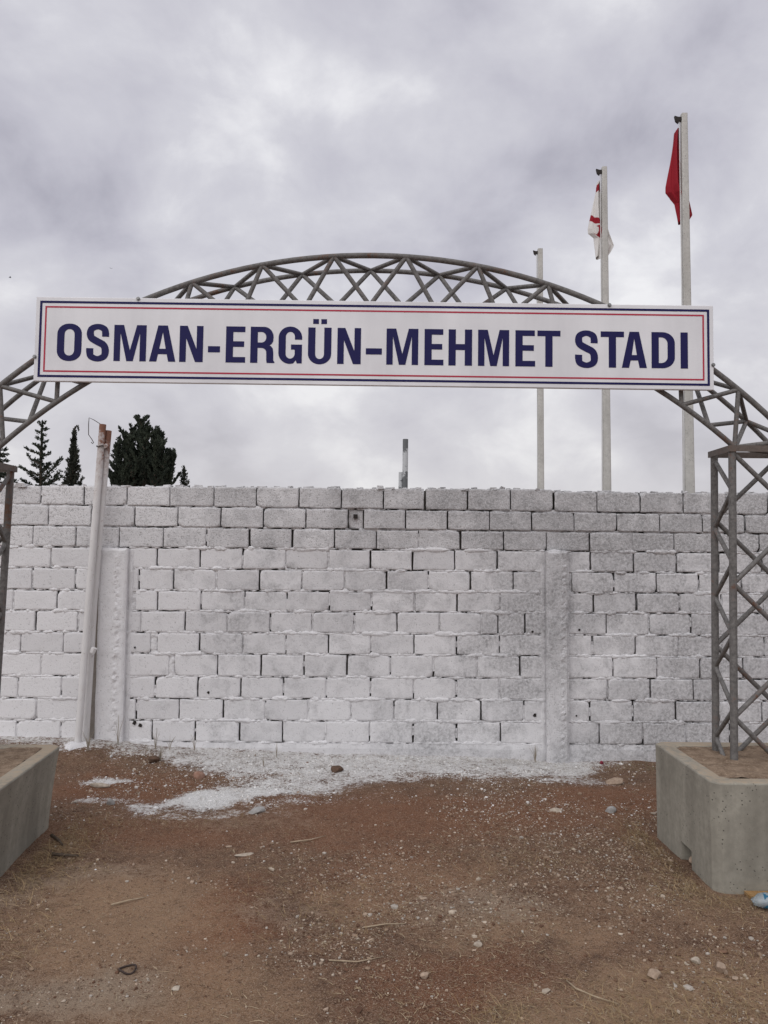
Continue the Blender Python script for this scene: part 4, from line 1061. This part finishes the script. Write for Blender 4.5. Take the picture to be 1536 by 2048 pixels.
# ------------------------------------------------------------------ birds
def bird(label, x, y, z, s, rz):
    t = thing('bird', (x, y, z), label, 'bird', 'birds in the sky')
    ca, sa = math.cos(rz), math.sin(rz)
    def q(a, b, c): return (x + (a * ca - b * sa) * s, y + (a * sa + b * ca) * s, z + c * s)
    mb = MB(); mb.tube([q(-.5, 0, 0), q(-.25, 0, .02), q(.1, 0, .03), q(.35, 0, .03), q(.5, 0, .02)], [0.02 * s, .09 * s, .12 * s, .07 * s, .01 * s], 8); mb.build('body', M['bird'], t)
    for sg in (-1, 1):
        top = [q(.2, sg * .05, .05), q(.25, sg * .5, .3), q(.0, sg * 1.05, .12), q(-.08, sg * .55, .25), q(-.15, sg * .05, .05)]
        V = top + [(a, b, c - 0.02 * s) for a, b, c in top]
        mesh_obj('wing', V, [(0, 1, 2, 3, 4), (9, 8, 7, 6, 5)] + [(k, 5 + k, 5 + (k + 1) % 5, (k + 1) % 5) for k in range(5)], M['bird'], t)
bird('small dark bird flying near the left edge of the sky', -14.91, 30.0, 12.72, 0.11, 0.4)
bird('tiny dark bird flying above the left part of the name board', -10.91, 30.0, 13.13, 0.075, 2.2)

# ------------------------------------------------------------------ loose things on the ground
def rock(name, label, cat, x, y, sx, sy, sz, rz, mat, seed, grp=None, flat=0.0, lift=0.35):
    rs = np.random.default_rng(seed)
    bm = bmesh.new(); bmesh.ops.create_icosphere(bm, subdivisions=3, radius=1.0)
    ca, sa = math.cos(rz), math.sin(rz); z0 = zg(x, y)
    planes = [(Vector(rs.normal(size=3)).normalized(), rs.uniform(0.5, 0.85)) for _ in range(13)]
    for v in bm.verts:
        p = v.co.copy()
        for nrm, dd in planes:
            k = p.dot(nrm)
            if k > dd: p -= nrm * (k - dd) * 0.9
        p *= 1 + 0.28 * (float(fbm(np.array([p.x * 2 + p.z]), np.array([p.y * 2 - p.z]), seed, 3)[0]) - 0.5)
        a, b, c = p.x * sx, p.y * sy, p.z * sz
        v.co = (x + a * ca - b * sa, y + a * sa + b * ca, z0 + c + sz * lift)
    me = bpy.data.meshes.new(name); bm.to_mesh(me); bm.free(); me.materials.append(mat)
    o = bpy.data.objects.new(name, me); C.objects.link(o); smooth_by_angle(o, 28)
    return tag(o, label, cat, grp)
rock('stone_slab', 'flat pale broken stone slab lying on the red earth at left', 'stone', -2.23, 6.2, 0.105, 0.045, 0.022, -0.12, M['stone_pale'], 1)
rock('rubble_piece', 'grey wedge-shaped rubble piece just below the white paint spill', 'rubble', -0.88, 5.62, 0.075, 0.05, 0.03, 0.5, M['stone_grey'], 2)
rock('brick_piece', 'reddish broken brick piece at the left end of the spilled whitewash', 'brick', -1.5, 6.46, 0.05, 0.05, 0.045, 0.4, M['brick'], 3)
rock('earth_clod', 'dark brown clod of earth sitting in the whitewash near the wall middle', 'clod', -0.38, 6.66, 0.07, 0.05, 0.045, 0.2, M['stone_brown'], 4)
rock('earth_clod', 'dark brown clod in the dead weeds near the left pier', 'clod', -2.0, 6.85, 0.07, 0.05, 0.04, 0.9, M['stone_brown'], 5)
rock('stone', 'round brown stone near the wall left of the right planter', 'stone', 1.93, 6.43, 0.085, 0.06, 0.045, 0.3, M['stone_tan'], 6)
rock('stone', 'large tan stone in dry straw at lower right', 'stone', 1.22, 3.52, 0.038, 0.03, 0.026, 0.6, M['stone_tan'], 7)
rock('stone', 'tan angular stone near the right picture edge, below the planter', 'stone', 1.53, 3.56, 0.034, 0.026, 0.028, 1.6, M['stone_tan'], 8)
rock('stone', 'pale stone just beside the tan angular stone at lower right', 'stone', 1.45, 3.63, 0.024, 0.02, 0.018, 0.2, M['stone_pale'], 9)
rock('stone', 'pale rounded pebble stone in the middle foreground', 'stone', 0.47, 3.77, 0.022, 0.018, 0.017, 0.2, M['stone_pale'], 10)
rock('stone', 'pale stone in the foreground left of centre, near the wire ring', 'stone', -0.86, 3.36, 0.022, 0.017, 0.014, 0.4, M['stone_pale'], 11)
rock('stone', 'tan stone low in the foreground, centre right', 'stone', 0.2, 3.50, 0.024, 0.02, 0.018, 0.4, M['stone_tan'], 12)
rock('stone', 'upright rounded grey stone on the red earth near the left planter', 'stone', -1.98, 5.75, 0.032, 0.03, 0.04, 0.4, M['stone_grey'], 13)
rock('stone', 'brown stone lodged in the foot notch of the right planter', 'stone', 1.90, 4.74, 0.045, 0.04, 0.04, 0.4, M['stone_tan'], 14)
rock('stone', 'small white stone right of centre below the right pier', 'stone', 1.28, 5.71, 0.05, 0.03, 0.02, 0.1, M['stone_pale'], 15)
rock('paper_scrap', 'crumpled white paper scrap on the earth left of the right planter', 'litter', 1.68, 5.73, 0.06, 0.04, 0.035, 0.9, M['stone_grey'], 16)
rock('red_scrap', 'small crumpled red scrap against the wall foot', 'litter', 2.03, 7.19, 0.026, 0.02, 0.022, 0.5, plain('red_scrap', (0.20, 0.025, 0.045), 0.8), 17)
rock('plastic_scrap', 'flattened pale plastic strip on the dirt, centre left', 'litter', -0.83, 4.84, 0.07, 0.02, 0.008, 0.35, M['stone_pale'], 18)
def twig(label, pts, r, mat='twig', name='twig'):
    P_ = [(x, y, zg(x, y) + r * 0.9 + dz) for x, y, dz in pts]
    o = MB().tube(P_, [r] + [r * 0.85] * (len(P_) - 2) + [r * 0.5], 7).build(name, M[mat], None, True)
    return tag(o, label, 'twig', 'twigs on the ground')
twig('straight dry twig on the tan earth at left', [(-1.40, 4.12, .004), (-1.33, 4.17, .008), (-1.25, 4.22, .004)], 0.005)
twig('curved pale twig near the lower right straw', [(0.82, 3.47, .004), (0.84, 3.39, .01), (0.9, 3.33, .01), (0.99, 3.29, .003)], 0.004)
twig('long thin dry twig left of the foreground centre', [(-0.23, 3.62, .003), (-0.1, 3.6, .008), (0.02, 3.65, .004)], 0.0035)
twig('thin dry twig in the centre foreground right of the grey dust', [(-0.08, 3.93, .003), (0.03, 3.955, .006), (0.13, 3.97, .003)], 0.0035)
twig('dark short stick in dry grass beside the left planter', [(-2.12, 5.07, .02), (-2.05, 5.0, .025), (-2.0, 4.95, .01)], 0.011, 'wood_dark', 'stick')
twig('dark stick lying flat just in front of the left planter', [(-2.0, 4.79, .008), (-1.93, 4.775, .012), (-1.83, 4.775, .006)], 0.011, 'wood_dark', 'stick')
twig('pale twig on the dirt below the whitewash, left of centre', [(-0.58, 5.05, .003), (-0.45, 5.1, .008), (-0.36, 5.18, .004)], 0.004)
# wire ring
rx0, ry0 = -1.11, 3.5
ringp = [(rx0 + 0.036 * math.cos(a), ry0 + 0.034 * math.sin(a), zg(rx0 + 0.036 * math.cos(a), ry0 + 0.034 * math.sin(a)) + 0.008 + 0.004 * math.sin(2 * a)) for a in np.linspace(0, 2 * PI * 0.97, 26)]
tag(MB().tube(ringp, 0.0045, 7).build('wire_ring', M['wire'], None, True), 'small dark wire ring lying in the left foreground', 'ring')
# crushed plastic bottle and board by the right planter
bt = thing('plastic_bottle', (2.06, 4.14, zg(2.06, 4.14)), 'crushed clear plastic bottle with blue label by the right planter', 'bottle')
m, t, b = new_mat('clear_plastic'); setc(t, b, (0.75, 0.8, 0.82)); b.inputs['Roughness'].default_value = 0.15; b.inputs['Transmission Weight'].default_value = 0.7; M['clear'] = m
m, t, b = new_mat('blue_label'); setc(t, b, mixc(t, ramp(t, noise(t, gpos(t), 40, 2), [(0.45, 0.0), (0.55, 1.0)]), (0.03, 0.13, 0.22), (0.10, 0.24, 0.32))); b.inputs['Roughness'].default_value = 0.35; M['label'] = m
def crushed(pts, rads, n, seed):
    o = MB(); o.tube(pts, rads, n)
    zc = zg(2.06, 4.14) + 0.045
    o.v = [(a, b + 0.006 * math.sin(a * 140 + c * 60), zc + (c - zc) * (0.86 + 0.08 * math.sin(a * 90 + seed))) for a, b, c in o.v]
    return o
bz = zg(2.06, 4.14) + 0.042
crushed([(1.975, 4.16, bz + .01), (1.985, 4.158, bz), (2.0, 4.155, bz), (2.03, 4.15, bz), (2.10, 4.135, bz), (2.15, 4.125, bz), (2.19, 4.115, bz), (2.215, 4.11, bz)], [0.02, .034, .04, .041, .041, .04, .022, .015], 16, 1).build('shell', M['clear'], bt, True)
crushed([(2.015, 4.1525, bz), (2.06, 4.143, bz), (2.11, 4.133, bz)], [0.0425, .043, .0425], 16, 1).build('label_band', M['label'], bt, True)
smooth_by_angle(MB().tube([(2.212, 4.111, bz), (2.232, 4.107, bz)], 0.017, 12).build('cap', M['label'], bt))
o = MB(); v, f = box_vf(2.0, 2.32, 4.26, 4.33, zg(2.1, 4.3), zg(2.1, 4.3) + 0.018); o.add(v, f)
tag(o.build('wood_strip', stone_mat('ochre_wood', (0.26, 0.15, 0.06), (0.36, 0.22, 0.10)), None), 'thin ochre wooden strip against the foot of the right planter', 'plank')

# dead weeds along the wall foot
weeds = [(-2.42, 7.18, 0.26, 'tall dead weed stalk beside the left pier'), (-2.62, 6.98, 0.2, 'bent straw-coloured weed at the foot of the left pier'), (-2.08, 7.2, 0.2, 'thin dead stalk against the plinth near the left pier'), (-1.95, 7.2, 0.13, 'short dead stalk on the plinth, second from the pier'),
         (-1.72, 7.2, 0.14, 'short dead stalk on the plinth, third from the pier'), (-1.95, 6.9, 0.14, 'brown weed tuft on the dark clod near the left pier'), (-0.95, 7.1, 0.13, 'thin dead weed in front of the plinth, left of centre'), (-1.02, 6.8, 0.1, 'low brown weed in the whitewash, left of centre'), (1.42, 7.2, 0.16, 'bushy dead weed beside the right pier')]
for i, (x, y, h, lab) in enumerate(weeds):
    mb = MB(); z0 = zg(x, y)
    for k in range(5 if i not in (5, 8, 1) else 11):
        a = rng.uniform(0, 2 * PI); L = h * rng.uniform(0.5, 1.0) if k else h; s = rng.uniform(0.1, 0.5) * (1 if k else 0.15)
        mb.tube([(x, y, z0 - 0.01), (x + s * L * .3 * math.cos(a), y + s * L * .3 * math.sin(a), z0 + L * .55), (x + s * L * math.cos(a), y + s * L * math.sin(a), z0 + L)], [0.0026, 0.0018, 0.0008], 5)
    tag(mb.build('dead_weed', M['weed']), lab, 'weed', 'dead weeds at the wall foot')

# gravel, straw and dry grass: nobody could count them
ICO = None
def ico():
    bm = bmesh.new(); bmesh.ops.create_icosphere(bm, subdivisions=1, radius=1.0)
    V = np.array([v.co[:] for v in bm.verts]); F = np.array([[v.index for v in f.verts] for f in bm.faces]); bm.free(); return V, F
def free(x, y):
    k = np.ones(len(x), bool)
    k &= ~((x > 1.80) & (x < 3.1) & (y > 4.3) & (y < 5.32)); k &= ~((x < -2.1) & (x > -3.4) & (y > 4.25) & (y < 5.37)); k &= y < 7.22
    return k
def scatter(n):
    y = 2.3 + rng.random(n * 2) ** 1.0 * 5.0; x = rng.uniform(-1, 1, n * 2) * (0.8 + 0.42 * y)
    k = free(x, y); return x[k][:n], y[k][:n]
def gravel(n):
    IV, IF = ico()
    x, y = scatter(n)
    dens = fbm(x * 1.1, y * 1.1, 71, 4); fine_d = fbm(x * 5, y * 5, 72, 3)
    w, red, tan, grey = masks(x, y)
    keep = rng.random(len(x)) < np.clip(0.06 + 3.0 * (dens - 0.42) + 1.2 * (fine_d - 0.45) + 0.2 * grey + 0.25 * w - 0.35 * red * (y < 5) - 0.25 * tan, 0.04, 1)
    x, y, w = x[keep], y[keep], w[keep]; m_ = len(x)
    s = np.clip(np.exp(rng.normal(-5.85, 0.58, m_)), 0.0014, 0.019)
    sc = rng.uniform(0.6, 1.3, (m_, 3)) * s[:, None]; sc[:, 2] *= 0.65
    a = rng.uniform(0, 2 * PI, m_); ca, sa = np.cos(a), np.sin(a)
    base = IV[None] * (1 + rng.normal(0, 0.16, (m_, len(IV), 1)))
    P_ = base * sc[:, None, :]
    X = x[:, None] + P_[..., 0] * ca[:, None] - P_[..., 1] * sa[:, None]; Y = y[:, None] + P_[..., 0] * sa[:, None] + P_[..., 1] * ca[:, None]
    Z = (ground_z(x, y) + s * 0.2)[:, None] + P_[..., 2]
    V = np.stack([X, Y, Z], -1).reshape(-1, 3)
    F = (IF[None] + (np.arange(m_) * len(IV))[:, None, None]).reshape(-1, 3)
    pal = np.array([(0.42, 0.35, 0.28), (0.33, 0.25, 0.19), (0.24, 0.17, 0.12), (0.17, 0.10, 0.065), (0.12, 0.065, 0.042), (0.36, 0.32, 0.28)])
    ci = rng.choice(len(pal), m_, p=[0.13, 0.21, 0.24, 0.19, 0.14, 0.09]); col = pal[ci] * rng.uniform(0.8, 1.15, (m_, 1))
    wm = (w + rng.normal(0, 0.12, m_)) > 0.42
    col[wm] = np.array([0.74, 0.73, 0.715]) * rng.uniform(0.7, 1.05, (wm.sum(), 1))
    # flecks of dried paint thrown further out
    far = (rng.random(m_) < 0.16 * sstep(4.8, 6.3, y)); col[far] = np.array([0.6, 0.57, 0.54])
    return V, F, np.repeat(col, len(IV), 0)
V, F, col = gravel(130000)
tag(mesh_obj('gravel', V, F, M['vcol'], None, False, {'col': col}), 'small pale and brown pebbles scattered over the red earth', 'gravel', None, 'stuff')
def straws(n, fn, lmin, lmax, wid, curl, rise, pal, whiten=True):
    x, y = fn(n); m_ = len(x)
    L = rng.uniform(lmin, lmax, m_) * rng.uniform(0.5, 1, m_); a = rng.uniform(0, 2 * PI, m_); w = masks(x, y)[0]
    cur = rng.normal(0, curl, m_); V = []
    nseg = 3
    px_, py_ = x.copy(), y.copy(); ang = a.copy()
    zr = rng.random(m_) * rise
    cols = []
    base = np.array(pal)[rng.integers(0, len(pal), m_)] * rng.uniform(0.75, 1.15, (m_, 1))
    wm = (w + rng.normal(0, 0.12, m_)) > 0.45
    if whiten: base[wm] = np.array([0.55, 0.52, 0.48]) * rng.uniform(0.6, 1.05, (wm.sum(), 1))
    for k in range(nseg + 1):
        t_ = k / nseg
        wv = wid * (1 - 0.7 * t_) * rng.uniform(0.7, 1.3, m_)
        nxv, nyv = -np.sin(ang) * wv, np.cos(ang) * wv
        z = ground_z(px_, py_) + 0.003 + zr * L * (4 * t_ * (1 - t_) * 0.35 + t_)
        V.append(np.stack([px_ + nxv, py_ + nyv, z], -1)); V.append(np.stack([px_ - nxv, py_ - nyv, z + wv * 0.6], -1))
        px_ = px_ + np.cos(ang) * L / nseg; py_ = py_ + np.sin(ang) * L / nseg; ang = ang + cur
    V = np.stack(V, 1)
    off = (np.arange(m_) * (2 * (nseg + 1)))[:, None]
    F = np.concatenate([off + np.array([[2 * k, 2 * k + 1, 2 * k + 3, 2 * k + 2]]) for k in range(nseg)], 0)
    return V.reshape(-1, 3), F, np.repeat(base, 2 * (nseg + 1), 0)
PAL_S = [(0.36, 0.27, 0.17), (0.28, 0.20, 0.12), (0.42, 0.34, 0.23), (0.20, 0.14, 0.09)]
def sc_straw(n):
    x, y = scatter(n * 2); w, red, tan, grey = masks(x, y)
    k = rng.random(len(x)) < np.clip(0.12 + 2.2 * (fbm(x * 1.6, y * 1.6, 83, 4) - 0.42) + 0.4 * w - 0.2 * red, 0.03, 1)
    return x[k][:n], y[k][:n]
V, F, col = straws(22000, sc_straw, 0.012, 0.065, 0.0012, 0.25, 0.18, PAL_S)
tag(mesh_obj('straw', V, F, M['vcol'], None, False, {'col': col}), 'broken bits of straw and dry stems strewn on the earth', 'straw', None, 'stuff')
def sc_grass(n):
    spots = [(-2.02, 5.05, 0.14, 0.22, 3), (-2.1, 4.75, 0.13, 0.25, 3), (-1.95, 4.6, 0.2, 0.2, 2), (1.74, 4.85, 0.09, 0.35, 3), (1.72, 5.2, 0.07, 0.15, 1), (1.8, 4.35, 0.15, 0.12, 2), (1.35, 3.2, 0.35, 0.2, 3), (1.7, 3.35, 0.3, 0.25, 2), (0.5, 3.2, 0.08, 0.06, 0.7), (1.05, 3.12, 0.2, 0.12, 1.5),
             (-1.75, 3.75, 0.12, 0.3, 1), (-2.0, 4.3, 0.2, 0.3, 1), (2.2, 4.18, 0.3, 0.1, 1.5), (-0.25, 4.05, 0.22, 0.22, 0.8), (-0.45, 4.35, 0.25, 0.25, 0.7), (0.85, 4.75, 0.25, 0.12, 0.7), (-1.5, 5.35, 0.4, 0.08, 0.8)]
    p = np.array([s[4] for s in spots]); p = p / p.sum(); i = rng.choice(len(spots), n, p=p); S = np.array(spots)
    x = rng.normal(S[i, 0], S[i, 2]); y = rng.normal(S[i, 1], S[i, 3]); k = free(x, y); return x[k], y[k]
V, F, col = straws(8500, sc_grass, 0.03, 0.11, 0.0010, 0.3, 0.5, [(0.30, 0.21, 0.11), (0.36, 0.26, 0.15), (0.22, 0.15, 0.08), (0.26, 0.20, 0.12)], False)
tag(mesh_obj('dry_grass', V, F, M['vcol'], None, False, {'col': col}), 'matted dry grass round the planters and in the lower right corner', 'grass', None, 'stuff')
def sc_wall(n):
    x = rng.uniform(-3.3, 3.3, n); y = 7.22 - np.abs(rng.normal(0, 0.2, n)); k = free(x, y) & (rng.random(n) < np.clip(2.2 * (fbm(x * 2.5, y * 2.5, 93, 3) - 0.3), 0.05, 1)); return x[k], y[k]
V, F, col = straws(6000, sc_wall, 0.02, 0.075, 0.0012, 0.3, 0.7, [(0.26, 0.22, 0.13), (0.20, 0.17, 0.11), (0.34, 0.28, 0.18), (0.16, 0.15, 0.10)], True)
tag(mesh_obj('wall_foot_grass', V, F, M['vcol'], None, False, {'col': col}), 'sparse dry grass flecked with whitewash along the wall foot', 'grass', None, 'stuff')
